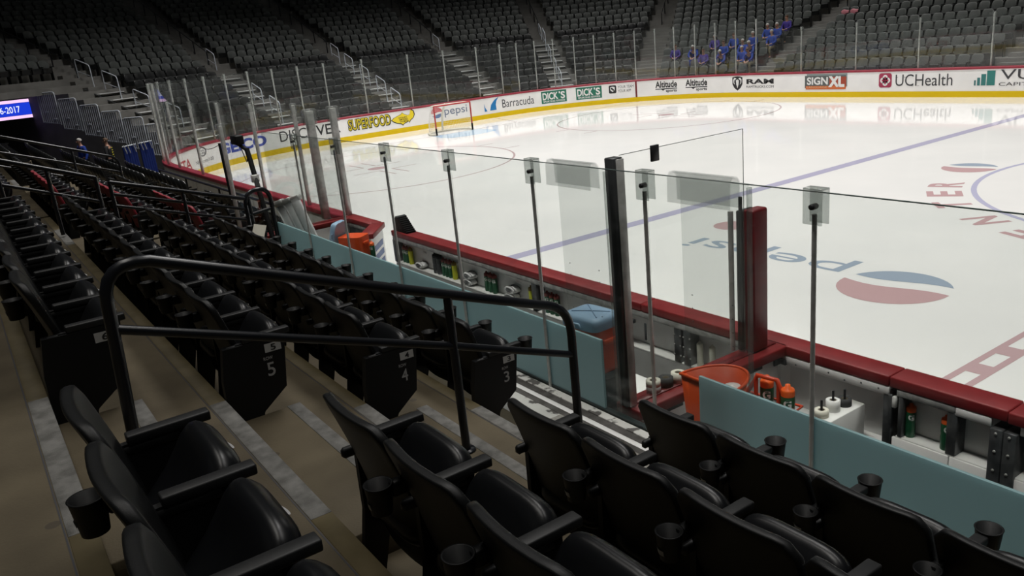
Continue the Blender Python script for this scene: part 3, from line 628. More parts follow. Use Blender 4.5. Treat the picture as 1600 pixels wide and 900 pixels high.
# --- gate swung open and the short stretch beyond it
sh = empty('bench_board', (-8.6, -12.85, 0), 0, 'short white dasher board with red top between open gate and tall corner posts', 'rink boards')
def spart(mb, name, m): o = mb.build(name, m, sh); o.location = -Vector((-8.6, -12.85, 0)); return o
capm = MB(); capbox(capm, -9.2, -8.12, -12.955, -12.735); spart(capm, 'cap_rail', MT['red'])
spart(MB().box(-9.2, -8.13, -12.81, -12.755, 0, 0.99), 'ice_side_panel', MT['board']); spart(MB().box(-9.2, -8.13, -12.757, -12.745, 0, 0.22), 'kick_plate', MT['yellow'])
spart(MB().bbox(-9.0, -8.15, -12.95, -12.925, 0.925, 0.988, 0.004, 1), 'top_strip', MT['stripgrey'])
spart(MB().box(-9.0, -8.15, -12.94, -12.82, 0.12, 0.92), 'inner_panel', MT['darksteel'])
gate = empty('bench_gate', (-8.10, -12.80, 0), math.radians(-39), 'white gate with red top standing open onto the bench', 'gate')
capbox(MB(), 0.0, 0.80, -0.12, 0.10).build('cap_rail', MT['red'], gate)
MB().box(0.01, 0.78, 0.0, 0.05, 0.10, 0.99).build('ice_side_panel', MT['board'], gate)
MB().box(0.01, 0.78, 0.05, 0.06, 0.10, 0.22).build('kick_plate', MT['yellow'], gate)
MB().bbox(0.02, 0.77, -0.09, -0.005, 0.12, 0.95, 0.006, 1).build('inner_frame', MT['darksteel'], gate)
gl = MB()
for i, z in enumerate((0.32, 0.46, 0.60, 0.74)): gl.box(0.10, 0.62, 0.051, 0.054, z, z + 0.09)
gl.build('blue_lettering', ink(0.16, 0.22, 0.42), gate)

# --- dividers at both ends of the bench
def divider(x, y0, y1, label, holes):
    e = empty('bench_divider', (x, y0, 0), 0, label, 'divider')
    d = y1 - y0
    MB().bbox(-0.055, 0.055, 0.02, d, 0.12, 0.99, 0.006, 1).build('white_panel', MT['board'], e)
    MB().bbox(-0.11, 0.13, -0.02, d + 0.04, 0.99, 1.075, 0.012, 2).build('cap_rail', MT['red'], e)
    MB().bbox(-0.035, 0.035, 0.0, d, 1.074, 1.086, 0.004, 1).build('glass_channel', MT['darkred'], e)
    for yy in holes:
        MB().bbox(0.05, 0.06, yy - 0.10, yy + 0.10, 0.92, 0.97, 0.004, 1).build('hand_slot', MT['inkblack'], e)
    return e
divider(-0.32, -14.58, -12.96, 'red topped white divider carrying three tape rolls between the two benches', (0.40, 1.32))
divider(-9.06, -14.70, -12.96, 'red topped divider at the far end of the bench by the video camera pole', ())
# glass of the right-hand divider with its dark post and the padded post
dg_ = MB().box(-0.326, -0.314, -14.53, -13.30, 1.086, 2.88)
dgo = dg_.build('glass_shield', MT['glass_clean']); MB().box(-0.324, -0.316, -14.53, -13.298, 2.88, 2.883).box(-0.322, -0.318, -13.30, -13.297, 1.086, 2.88).build('polished_edge', MT['glassedge'], dgo)
tag(dgo, 'clear pane across the red topped divider between the benches', 'glass')
sq = MB().bbox(-0.33, -0.31, -14.24, -14.17, 2.79, 2.90, 0.002, 1); tag(sq.build('glass_clip', MT['inkblack']), 'small black square clip on the top edge of the divider glass', 'clip')
e = empty('divider_post', (-0.32, -14.585, 1.086), 0, 'dark upright post at the seat end of the divider glass', 'post')
MB().bbox(-0.04, 0.045, -0.045, 0.045, 0, 1.79, 0.006, 1).build('upright', MT['postdark'], e); MB().bbox(0.046, 0.056, -0.02, 0.045, 0.0, 1.78, 0.002, 1).build('edge_strip', MT['steel'], e)
e = empty('padded_post', (-0.34, -13.17, 1.086), 0, 'dark red padded post at the end of the bench glass', 'post')
MB().bbox(-0.03, 0.075, -0.09, 0.09, 0, 1.17, 0.02, 3).build('pad', MT['darkred'], e)
MB().bbox(-0.075, -0.032, -0.11, 0.06, 0, 1.16, 0.006, 1).build('black_backing', MT['black'], e)
MB().bbox(-0.06, -0.03, -0.10, -0.08, 1.16, 1.27, 0.004, 1).build('glass_clamp', MT['black'], e)
MB().tube([(-0.10, -0.14, 0), (-0.10, -0.14, 1.16)], 0.022, 10).build('steel_tube', MT['steel'], e)
# glass of the far divider
tag(MB().box(-9.066, -9.054, -14.68, -12.93, 1.086, 2.85).build('glass_shield', MT['glass_clean']), 'clear pane across the far end divider of the bench', 'glass')
for (x, y, w, lab) in ((-9.06, -14.715, 0.028, 'steel post at the seat end of the far divider glass'), (-9.18, -12.84, 0.05, 'stout steel post where the near boards glass ends'), (-9.25, -13.22, 0.06, 'stout dark steel post just behind the end of the near boards glass')):
    e = empty('glass_post', (x, y, 1.08 if y > -14 else 1.05), 0, lab, 'post')
    MB().bbox(-w, w, -w, w, 0, 1.80, 0.008, 1).build('upright', MT['steel'], e)
    MB().bbox(-w - 0.03, w + 0.03, -w - 0.03, w + 0.03, 1.58, 1.83, 0.01, 1).build('top_bracket', MT['clip'], e)
# --- tall glass behind the bench, teal film at its foot, poles and clips
px = [-7.12, -5.884, -4.658, -3.431, -2.223, -1.032, 0.131, 1.322, 2.52, 3.72]
for i in range(len(px) - 1):
    a, b = px[i], px[i + 1]
    lab = 'tall clear pane behind the bench, %s from the camera pole' % ORD[i]
    e = empty('glass_shield', ((a + b) / 2, GY, 1.06), 0, lab, 'glass', 'bench glass')
    MB().box(a - (a + b) / 2 + 0.004, b - (a + b) / 2 - 0.004, -0.006, 0.006, 0, 1.765).build('clear_sheet', MT['glass'], e)
    MB().box(a - (a + b) / 2 + 0.004, b - (a + b) / 2 - 0.004, -0.0062, 0.0062, 1.765, 1.769).build('polished_edge', MT['glassedge'], e)
    f0, f1 = max(a, -7.12), b
    segs = [(a, b)]
    if a < -0.40 < b: segs = [(a, -0.40)]
    if a < 0.512 < b: segs = [(0.512, b)]
    if a >= 0.512: segs = [(a, b)]
    for (u, v) in segs: MB().box(u - (a + b) / 2 + 0.001, v - (a + b) / 2 - 0.001, -0.0095, 0.0095, 0.0, 0.545).build('frosted_film', MT['teal'], e)
    MB().box(a - (a + b) / 2, b - (a + b) / 2, -0.022, 0.022, -0.012, 0.018).build('base_gasket', MT['gasket'], e)
for i, x in enumerate(px[1:]):
    e = empty('glass_pole', (x, GY - 0.024, 1.06), 0, 'slim steel pole with a clear clip holding the bench glass, %s from the camera pole' % ORD[i], 'post', 'bench glass poles')
    MB().tube([(0, 0, -0.01), (0, 0, 1.66)], 0.013, 10).build('rod', MT['steel'], e)
    MB().bbox(-0.055, 0.055, -0.022, -0.014, 1.61, 1.79, 0.003, 1).bbox(-0.055, 0.055, 0.034, 0.042, 1.61, 1.79, 0.003, 1).bbox(-0.055, 0.055, -0.022, 0.042, 1.784, 1.792, 0.003, 1).build('clip', MT['clip'], e)
    mb = MB(); mb.lathe([(0, -0.034), (0.012, -0.034), (0.015, -0.03), (0.015, -0.02), (0.015, 0.012), (0, 0.012)], n=10, M=Matrix.Translation((0, 0.0, 1.70)) @ Matrix.Rotation(-PI / 2, 4, 'X')); mb.build('clip_bolt', MT['inkblack'], e)
# folded plexi sheets hooked over the glass
for (x0, x1, zl, lab) in ((-0.85, -0.37, 1.02, 'clear folded plastic sheet hooked over the glass by the dark divider post'), (0.33, 0.80, 0.85, 'clear folded plastic sheet hooked over the glass by the red padded post')):
    e = empty('plastic_sheet', ((x0 + x1) / 2, GY, 1.06), 0, lab, 'plastic sheet', 'hooked plastic sheets'); w = (x1 - x0) / 2
    MB().box(-w + 0.03, w + 0.06, 0.045, 0.053, zl - 1.06 + 0.02, 1.76).build('hanging_sheet', MT['plexi'], e)
    MB().box(w + 0.06, w + 0.075, 0.03, 0.06, zl - 1.06 + 0.02, 1.74).build('edge_channel', MT['clip'], e)
    mb = MB(); prof = [(-0.035, 1.62), (-0.03, 1.765), (-0.012, 1.795), (0.03, 1.795), (0.05, 1.77), (0.053, 1.62)]; 
    inner = [(y * 0.86 + 0.001, z - 0.006 if z > 1.7 else z) for y, z in prof]
    poly = prof + inner[::-1]
    mb.grid([[Vector((xx, y, z)) for y, z in poly] for xx in (-w, w)], False, True); mb.build('folded_lip', MT['plexi_lip'], e)
    hol = MB()
    for xx in (-w + 0.10, w - 0.06):
        for k in range(5): hol.lathe([(0, 0), (0.005, 0), (0, 0.001)], n=6, M=Matrix.Translation((xx, 0.0445, 0.70 + 0.085 * k)) @ Matrix.Rotation(PI / 2, 4, 'X'))
    hol.build('drill_hole', MT['inkgrey'], e)

# --- benches and counters
e = empty('players_seat', (-4.2, -13.55, 0.12), 0, 'long white bench seat running beside the shelf boards', 'bench')
MB().bbox(-3.4, 3.78, -0.17, 0.17, 0.40, 0.45, 0.012, 2).build('seat_plank', MT['white'], e)
for x in (-3.1, -1.4, 0.3, 2.0, 3.5): MB().bbox(x - 0.03, x + 0.03, -0.13, 0.13, 0, 0.40, 0.005, 1).build('leg', MT['darksteel'], e)
ctr = empty('bench_counter', (-1.75, -14.42, 0.12), 0, 'dark counter behind the teal film holding the orange cooler', 'counter')
MB().bbox(-1.2, 1.06, -0.24, 0.24, 1.0, 1.05, 0.008, 1).build('top', MT['darksteel'], ctr)
MB().bbox(-1.15, 1.0, -0.2, 0.2, 0, 1.0, 0.008, 1).build('body', MT['rubber'], ctr)
ctr2 = empty('bench_counter', (1.6, -14.40, 0.12), 0, 'grey counter behind the teal film holding the red bottle carrier', 'counter')
MB().bbox(-0.85, 1.3, -0.22, 0.24, 0.93, 0.98, 0.008, 1).build('top', MT['benchgrey'], ctr2); MB().bbox(-0.6, 1.2, -0.2, 0.2, 0, 0.93, 0.008, 1).build('body', MT['rubber'], ctr2)
# --- cooler with blue lid
def cooler(loc, rz, label, opened):
    e = empty('cooler', loc, rz, label, 'cooler')
    mb = MB()
    for (w, d, z0, z1) in ((0.24, 0.19, 0, 0.46),):
        rows = []
        for z, k in ((0.0, 0.86), (0.02, 0.93), (0.06, 0.96), (0.44, 1.0), (0.46, 1.0)):
            rows.append([Vector((w * k * (abs(math.cos(t)) ** 0.35) * math.copysign(1, math.cos(t)), d * k * (abs(math.sin(t)) ** 0.35) * math.copysign(1, math.sin(t)), z)) for t in [2 * PI * (i + 0.5) / 40 for i in range(40)]])
        mb.grid(rows, True, True); mb.add(rows[0], [tuple(range(40))[::-1]]); mb.add(rows[-1], [tuple(range(40))])
    mb.build('body', MT['orange'], e)
    lid = MB(); rows = []
    for z, k in ((0.0, 1.03), (0.05, 1.04), (0.085, 1.02), (0.11, 0.94), (0.12, 0.80), (0.123, 0.4)):
        rows.append([Vector((0.24 * k * (abs(math.cos(t)) ** 0.35) * math.copysign(1, math.cos(t)), 0.19 * k * (abs(math.sin(t)) ** 0.35) * math.copysign(1, math.sin(t)), z)) for t in [2 * PI * (i + 0.5) / 40 for i in range(40)]])
    lid.grid(rows, True, True); lid.add(rows[-1], [tuple(range(40))]); lid.add(rows[0], [tuple(range(40))[::-1]])
    lo = lid.build('lid', MT['bluelid'], e)
    ribs = MB(); ribs.tube([(-0.16, -0.10, 0.124), (0.0, 0.0, 0.126), (0.16, 0.10, 0.124)], 0.007, 6).tube([(-0.16, 0.12, 0.124), (0.18, -0.10, 0.124)], 0.006, 6); ribs.build('lid_rib', ink(0.2, 0.31, 0.45), lo)
    MB().tube([(-0.06, -0.205, 0.02), (-0.05, -0.215, 0.06), (0.05, -0.215, 0.06), (0.06, -0.205, 0.02)], 0.012, 8).build('latch', MT['bluelid'], lo)
    if opened: lo.location = (-0.27, 0, 0.47); lo.rotation_euler = (0, math.radians(-75), 0)
    else: lo.location = (0, 0, 0.455)
    for sx in (-1, 1): MB().bbox(sx * 0.245 - 0.018, sx * 0.245 + 0.018, -0.09, 0.09, 0.30, 0.36, 0.008, 1).build('carry_handle', MT['orange'], e)
    return e
_c = cooler((-0.87, -14.42, 1.17), math.radians(4), 'big orange drinks cooler with closed pale blue lid behind the bench glass', False); _c.scale = (0.80, 0.80, 0.80)
# --- orange bin hung on the glass
e = empty('waste_bin', (0.53, GY + 0.03, 1.05), 0, 'orange half-round bin hanging inside the glass beside red bottle carrier', 'bin')
def dring(w, d, z, n=20): return [Vector((-w + 2 * w * i / 6, 0, z)) for i in range(7)] + [Vector((w * math.cos(PI * i / n), d * math.sin(PI * i / n), z)) for i in range(1, n)]
mb = MB(); rows = [dring(0.13, 0.20, 0.02), dring(0.15, 0.235, 0.08), dring(0.205, 0.31, 0.50)]
ins = [[Vector((p.x * 0.95, 0.008 + p.y * 0.94, p.z)) for p in r] for r in (rows[2], rows[1], rows[0])]
mb.grid(rows + ins, True, True); mb.add(rows[0], [tuple(range(len(rows[0])))[::-1]]); mb.add(ins[-1], [tuple(range(len(ins[-1])))]); fixn(mb.build('body', MT['orange'], e))
MB().tube([Vector((p.x, p.y, 0.502)) for p in dring(0.208, 0.314, 0.5)], 0.011, 8, True).build('rim', MT['orange'], e)
mb = MB(); mb.lathe([(0, -0.05), (0.05, -0.04), (0.07, 0), (0.05, 0.045), (0, 0.055)], n=12); tag(mb.build('crumpled_cup', MT['white'], None, (0.62, -14.55, 1.47)), 'crumpled white cup lying inside the orange bin', 'cup')
# --- bottles
def bottle_meshes(body_m, cap_m, letter=True, h=0.235, r=0.036, sport=False):
    b = MB().lathe([(0, 0), (r * 0.92, 0), (r, 0.008), (r, h * 0.42), (r * 0.93, h * 0.5), (r, h * 0.58), (r, h * 0.84), (r * 0.86, h * 0.9), (0, h * 0.9)], n=18)
    c = MB().lathe([(r * 0.98, h * 0.86), (r * 1.0, h * 0.97), (r * 0.9, h * 1.02), (r * 0.4, h * 1.04), (r * 0.36, h * 1.12), (0, h * 1.13)], n=18)
    g = None
    if letter:
        vs, fs, _ = text_geo('G', 0.04); g = MB(); g.add([Vector((r * 1.03 * math.sin((u - 0.5) * 1.15), -r * 1.03 * math.cos((u - 0.5) * 1.15), h * (0.60 + 0.2 * v))) for u, v in vs], fs)
    return b.mesh('body', body_m), c.mesh('cap', cap_m), (g.mesh('letter_mark', MT['inkwhite']) if g else None)
BM = {'go': bottle_meshes(MT['green'], MT['orange2']), 'gr': bottle_meshes(MT['green'], MT['redcap']), 'y': bottle_meshes(MT['yelbottle'], ink(0.20, 0.13, 0.01), False), 'd': bottle_meshes(MT['darksteel'], MT['black'], False, 0.27, 0.045), 'w': bottle_meshes(MT['cream'], MT['cream'], False, 0.22, 0.03)}
def bottle(kind, loc, rz, label, group=None):
    e = empty('sports_bottle', loc, rz, label, 'bottle', group); b, c, g = BM[kind]
    for nm, me in (('body', b), ('cap', c), ('letter_mark', g)):
        if me is not None: o = bpy.data.objects.new(nm, me); COL.objects.link(o); o.parent = e
    return e
fz = math.radians(35)
bottle('go', (0.835, -12.875, 0.612), fz, 'green bottle with orange cap in the cubby nearest the recess')
bottle('go', (1.10, -12.885, 0.612), fz, 'green bottle with orange cap farther along the cubby shelf by the dark upright')
shelfz = 0.59
for k, x in enumerate((-7.16, -7.07)): bottle('gr', (x, -12.87, shelfz), fz, 'dark green bottle at the gate end of the shelf, %s in line' % ORD[k], 'bottles on the long shelf')
bottle('y', (-6.96, -12.87, shelfz), fz, 'yellow bottle beside two green ones at the gate end of the shelf', 'bottles on the long shelf')
for k, x in enumerate((-6.20, -6.09)): bottle('d', (x, -12.87, shelfz), fz, 'big dark grey bottle beyond the folded towel on shelf, %s in line' % ORD[k], 'bottles on the long shelf')
for k, x in enumerate((-5.97, -5.88, -5.79)): bottle('gr', (x, -12.87, shelfz), fz, 'green bottle next to the big grey pair on the shelf, %s in line' % ORD[k], 'bottles on the long shelf')
bottle('y', (-5.68, -12.87, shelfz), fz, 'yellow bottle following the trio of green ones on shelf', 'bottles on the long shelf')
for k, x in enumerate((-4.86, -4.77, -4.68)): bottle('gr', (x, -12.87, shelfz), fz, 'green red-capped bottle between the two towel pairs, %s in line' % ORD[k], 'bottles on the long shelf')
bottle('y', (-3.88, -12.87, shelfz), fz, 'lone yellow bottle by the dark upright of the long shelf', 'bottles on the long shelf')
for k, x in enumerate((-3.55, -3.46, -3.37)): bottle('gr', (x, -12.88, shelfz), fz, 'green red-capped bottle just past the dark upright, %s in line' % ORD[k], 'bottles on the long shelf')
for k, (x, y) in enumerate(((-1.20, -12.88), (-1.05, -12.88))): bottle('w', (x, y, shelfz), fz, 'cream bottle on shelf behind the plastic sheet, %s in line' % ORD[k], 'cream bottles')
# --- rolled towels
def towel(loc, rz, label):
    e = empty('rolled_towel', loc, rz, label, 'towel', 'rolled towels on the long shelf')
    mb = MB(); rows = []
    for i in range(9):
        t = i / 8; y = -0.06 + 0.12 * t; k = 1.0 - 0.10 * (2 * t - 1) ** 4
        rows.append([Vector((0.11 * k * math.cos(a) * (1 + 0.04 * math.sin(5 * a)), y, 0.05 + 0.046 * k * math.sin(a))) for a in [2 * PI * j / 22 for j in range(22)]])
    mb.grid(rows, True, True); mb.add(rows[0], [tuple(range(22))[::-1]]); mb.add(rows[-1], [tuple(range(22))]); mb.build('roll', MT['towel'], e)
    st = MB()
    for y0, y1 in ((-0.045, -0.038), (0.038, 0.045)): st.grid([[Vector((0.113 * math.cos(a), y, 0.05 + 0.049 * math.sin(a))) for a in [PI * j / 12 for j in range(13)]] for y in (y0, y1)], False)
    st.build('stripe', MT['inkblack'], e)
    vs, fs, _ = text_geo('G', 0.05); g = MB(); g.add([Vector((0.113 * math.cos(PI / 2 + 0.25 + (0.5 - u) * 0.9), -0.03 + 0.06 * v, 0.05 + 0.051 * math.sin(PI / 2 + 0.25 + (0.5 - u) * 0.9))) for u, v in vs], fs); g.build('letter_mark', MT['inkblack'], e)
    sp = MB(); sp.tube([Vector((0.075 * (1 - i / 30) * math.cos(i * 0.7), -0.0615, 0.05 + 0.03 * (1 - i / 30) * math.sin(i * 0.7))) for i in range(28)], 0.003, 4); sp.build('fold_edge', MT['inkgrey'], e)
    return e
for x, n, lab in ((-6.62, 1, 'single rolled towel nearest the gate end of shelf'), (-5.27, 2, 'pair by the yellow bottle'), (-4.28, 2, 'pair by the lone yellow bottle')):
    for k in range(n): towel((x + 0.02 * k, -12.885, shelfz + 0.092 * k), 0, ('white striped towel, %s' % lab) if n == 1 else ('white rolled towel %s of the %s' % ('on top' if k else 'underneath', lab)))
# --- tape rolls on the divider
def tape_roll(loc, m, h, label, r=0.055, rod=False):
    e = empty('tape_roll', loc, 0, label, 'tape roll')
    MB().lathe([(r * 0.45, 0), (r, 0), (r, h), (r * 0.45, h), (r * 0.45, 0)], n=20).build('tape', m, e)
    MB().lathe([(r * 0.45, 0.001), (r * 0.38, 0.001), (r * 0.38, h - 0.001), (r * 0.45, h - 0.001)], n=16).build('core', MT['concrete'], e)
    if rod: MB().tube([(0, 0, 0), (0, 0, h + 0.075)], 0.009, 8).build('spindle', MT['inkblack'], e)
    return e
tape_roll((-0.345, -14.30, 1.086), MT['benchgrey'], 0.045, 'grey tape roll at the bottom of the pair by the post')
tape_roll((-0.345, -14.30, 1.131), MT['cream'], 0.045, 'white tape roll on top of the grey one by the post')
tape_roll((-0.345, -14.17, 1.086), MT['rubber'], 0.07, 'black tape roll between the two white rolls on red divider')
tape_roll((-0.335, -14.05, 1.086), MT['cream'], 0.075, 'white tape roll farthest from the post on the red divider')
# --- white box with spindled tape rolls
e = empty('tape_stand', (0.44, -13.18, 0.12), 0, 'white block with three spindles of tape rolls beside the bench', 'stand')
MB().bbox(-0.085, 0.085, -0.24, 0.22, 0, 0.68, 0.006, 1).build('block', MT['white'], e)
for k, (dx, dy, m, nm) in enumerate(((-0.02, -0.17, MT['cream'], 'cream'), (-0.02, -0.03, MT['white'], 'white'), (-0.01, 0.10, MT['rubber'], 'black'))):
    tape_roll((0.44 + dx, -13.18 + dy, 0.80), m, 0.055 if k != 1 else 0.085, '%s tape roll on a spindle of the white block' % nm, 0.052, True)
# --- bottle carrier
e = empty('bottle_carrier', (0.62, -14.22, 1.10), math.radians(8), 'red bottle carrier with loop handle standing behind the teal film', 'carrier')
mb = MB().bbox(-0.19, 0.19, -0.10, 0.10, 0, 0.02, 0.006, 1)
for z in (0.10, 0.17): mb.tube([(-0.19, -0.10, z), (0.19, -0.10, z), (0.19, 0.10, z), (-0.19, 0.10, z)], 0.009, 6, True)
mb.tube([(-0.19, 0, z_) for z_ in (0.0, 0.17)], 0.012, 6).tube([(0.19, 0, 0.0), (0.19, 0, 0.17)], 0.012, 6).build('basket', MT['carrier'], e)
mb = MB().tube([(-0.19, 0, 0.15), (-0.085, 0, 0.32), (-0.07, 0, 0.36), (0.07, 0, 0.36), (0.085, 0, 0.32), (0.19, 0, 0.15)], 0.016, 8).tube([(-0.08, 0, 0.02), (-0.08, 0, 0.33)], 0.014, 8).tube([(0.08, 0, 0.02), (0.08, 0, 0.33)], 0.014, 8)
mb.build('handle', MT['carrier'], e)
_b = bottle('go', (0.575, -14.165, 1.122), fz, 'green bottle with orange cap behind the loop of the red carrier', 'bottles in the red carrier'); _b.scale = (1.22, 1.22, 1.22)
_b = bottle('go', (0.755, -14.19, 1.122), fz, 'green bottle with orange cap at the open end of the red carrier', 'bottles in the red carrier'); _b.scale = (1.22, 1.22, 1.22)
# --- cooler with lid up, stand, at the far end of the bench
e = empty('cooler_stand', (-6.80, -13.80, 0.12), 0, 'dark stand under the open cooler at the gate end of bench', 'stand'); MB().bbox(-0.34, 0.34, -0.24, 0.24, 0.73, 0.78, 0.008, 1).build('top', MT['darksteel'], e); MB().bbox(-0.3, 0.3, -0.2, 0.2, 0, 0.73, 0.008, 1).build('body', MT['rubber'], e)
_c = cooler((-6.80, -13.80, 0.90), math.radians(35), 'orange cooler with its pale blue lid tipped open near the gate', True); _c.scale = (0.78, 0.78, 0.78)
bottle('go', (-6.62, -13.62, 0.90), fz, 'green bottle with orange cap standing against the open cooler')
# --- leaning aluminium planks
e = empty('leaning_planks', (-6.62, -14.16, 0.12), math.radians(38), 'folded aluminium planks leaning upright at the gate end of the bench', 'planks'); e.name = 'folded_plank'
Mx = Matrix.Rotation(math.radians(-15), 4, 'Y')
for k, (x0, x1) in enumerate(((-0.20, -0.08), (-0.06, 0.05), (0.07, 0.20))):
    o = MB().bbox(x0, x1, -0.03 - 0.015 * k, 0.01 - 0.015 * k, 0, 1.88 - 0.02 * k, 0.006, 1).bbox(x0, x0 + 0.012, -0.05, 0.03, 0, 1.86 - 0.02 * k, 0.003, 1).build('plank', MT['alu'], e); o.rotation_euler = (0, math.radians(-19), 0)
    o = MB().bbox(x0 - 0.004, x1 + 0.004, -0.06, 0.04, 1.83 - 0.02 * k, 1.91 - 0.02 * k, 0.008, 1).build('end_cap', MT['steel'], e); o.rotation_euler = (0, math.radians(-19), 0)
# --- black saw-toothed brush mat standing on the board end
mb = MB(); poly = [(-0.18, 0), (0.24, 0)] 
for i in range(9): t = i / 9; poly += [(0.24 - 0.26 * (t + 0.11), 0.22 * t), (0.24 - 0.26 * (t + 0.11), 0.22 * (t + 0.11))]
poly += [(-0.09, 0.23), (-0.15, 0.16), (-0.19, 0.06)]
mb.prism(poly, lambda u, v, w: Vector((u, -0.08 + 0.16 * w, v)))
tag(fixn(mb.build('ribbed_mat', MT['black'], None, (-7.12, -12.84, 1.075))), 'black ribbed rubber mat bunched on the gate end of the boards', 'mat')
# --- video camera on a black pole
e = empty('video_camera', (-8.80, -14.30, 0.12), 0, 'black video camera on bent pole beyond the far end of bench', 'camera')
MB().tube([(0.0, 0.0, 0), (-0.05, 0.0, 0.9), (-0.52, 0.02, 2.10), (-0.60, 0.02, 2.30)], 0.042, 10).build('pole', MT['black'], e)
MB().tube([(-0.60, 0.02, 2.28), (-0.95, 0.0, 2.36)], 0.03, 8).build('arm', MT['black'], e)
mb = MB().bbox(-1.04, -0.74, -0.09, 0.05, 2.36, 2.51, 0.02, 2); mb.build('camera_body', MT['black'], e)
mb = MB(); mb.lathe([(0, -0.05), (0.045, -0.05), (0.055, 0.05), (0.0, 0.05)], n=14, M=Matrix.Translation((-1.08, -0.02, 2.45)) @ Matrix.Rotation(PI / 2, 4, 'Y')); mb.build('lens', MT['black'], e)
MB().bbox(-0.45, -0.38, -0.05, 0.07, 1.78, 1.9, 0.01, 1).build('clamp', MT['steel'], e)
MB().tube([(-0.62, 0.02, 2.2), (-0.8, 0.05, 2.08), (-1.0, 0.1, 2.05), (-1.2, 0.12, 2.2), (-1.35, 0.12, 2.42)], 0.008, 6).build('cable', MT['black'], e)
e = empty('cable_mast', (-13.6, -13.55, 0.45), 0, 'thin black mast holding a slack cable behind the near boards', 'mast')
MB().tube([(0, 0, 0), (-0.12, 0, 1.75)], 0.03, 8).build('pole', MT['black'], e)
MB().tube([Vector((-0.12, 0, 1.72)).lerp(Vector((-9.5, 1.6, 1.35)), t) + Vector((0, 0, -0.25 * math.sin(PI * t))) for t in [i / 12 for i in range(13)]], 0.008, 5).build('cable', MT['black'], e)
# ================================================================== NEAR STAND
def yE(r): return -17.24 + 0.80 * (5 - r)          # y of the back edge of row r
def zF(r): return 1.05 + 0.30 * (r - 3)            # floor height of row r
def dE(r): return -yE(r) - HY
XW = -9.06
# stepped floor by the benches (rows 3-8) and, farther on, rows 1-10 round the corner
prof = [(GY - 0.001, 0.0), (GY - 0.001, zF(3))]
for r in range(3, 9): prof += [(yE(r), zF(r)), (yE(r), zF(r + 1))]
prof += [(yE(9), zF(9)), (yE(9), 0.0)]
mb = MB(); mb.prism(prof, lambda u, v, w: Vector((XW + (6.0 - XW) * w, u, v)))
struct(fixn(mb.build('floor_near_stand', MT['concrete'])))
prof = [(0.24, 0.0), (0.24, zF(1))]
for r in range(1, 11): prof += [(dE(r), zF(r)), (dE(r), zF(r + 1))]
prof += [(dE(11), zF(11)), (dE(11), 0.0)]
SC0 = 55.8
struct(fixn(sweep(MB(), srangeb(SC0, SEND), prof).build('floor_corner_stand', MT['concrete'])))
AISLES = [(-0.60, 0.88), (-7.78, -6.50), (-15.3, -14.1)]
st = MB()
for ai, (x0, x1) in enumerate(AISLES):
    for r in range(3 if ai == 0 else 2, 9):
        y0 = yE(r); y1 = yE(r) + (0.40 if r > 3 else 0.36)
        if ai == 0 and r == 3: continue
        st.bbox(x0, x1, y0 - 0.01, y1, zF(r) - 0.01, zF(r) + 0.15, 0.006, 1)
struct(st.build('floor_aisle_step', MT['concrete']))
tp = MB(); ns = MB()
for ai, (x0, x1) in enumerate(AISLES):
    for r in range(4, 9):
        e0 = yE(r - 1)
        tp.bbox(x0, x1, e0 - 0.085, e0 + 0.003, zF(r) - 0.004, zF(r) + 0.004, 0.002, 1)
        if r < 8 or ai: tp.bbox(x0, x1, yE(r) + 0.40 - 0.075, yE(r) + 0.402, zF(r) + 0.146, zF(r) + 0.154, 0.002, 1)
struct(tp.build('trim_grip_tape', MT['tape']))
for r in range(4, 9):
    e0 = yE(r - 1)
    for x0, x1 in ((XW, -7.78), (-6.50, -0.60), (0.88, 6.0)): ns.bbox(x0, x1, e0 - 0.085, e0 + 0.003, zF(r) - 0.004, zF(r) + 0.003, 0.002, 1)
struct(ns.build('trim_nosing', MT['nosing']))
dk = MB()
for r in range(4, 9): dk.box(XW, 6.0, yE(r - 1) - 0.094, yE(r - 1) - 0.088, zF(r) - 0.002, zF(r) + 0.001); 
struct(dk.build('trim_nosing_joint', MT['inkgrey']))
# worn strips and chequer plate at the foot of the glass
def strip(y0, y1, x0, x1, m, nm, h=0.004): struct(MB().bbox(x0, x1, y0, y1, 1.046, 1.05 + h, 0.002, 1).build(nm, m))
strip(GY - 0.10, GY - 0.03, -6.5, 2.2, MT['worn'], 'trim_worn_ledge', 0.012)
strip(GY - 0.165, GY - 0.10, -6.5, 2.2, MT['darkstrip'], 'trim_dark_strip', 0.005)
strip(GY - 0.21, GY - 0.165, -6.5, 2.2, MT['inkwhite'], 'trim_white_strip', 0.005)
strip(GY - 0.265, GY - 0.21, -6.5, 2.2, MT['darkstrip'], 'trim_dark_strip', 0.005)
strip(GY - 0.52, GY - 0.265, -0.60, 1.0, MT['plate'], 'trim_chequer_plate', 0.006)
strip(GY - 0.50, GY - 0.265, -6.5, -0.60, MT['worn'], 'trim_worn_ledge', 0.003)
e = MB(); e.lathe([(0, 0), (0.022, 0), (0.018, 0.004), (0, 0.004)], c=(0, 0, 1.056), n=12, M=Matrix.Translation((0.32, GY - 0.40, 0))); 
tag(e.build('plate_cap', MT['darksteel']), 'small round dark cap set in the chequer plate by the glass', 'cap')

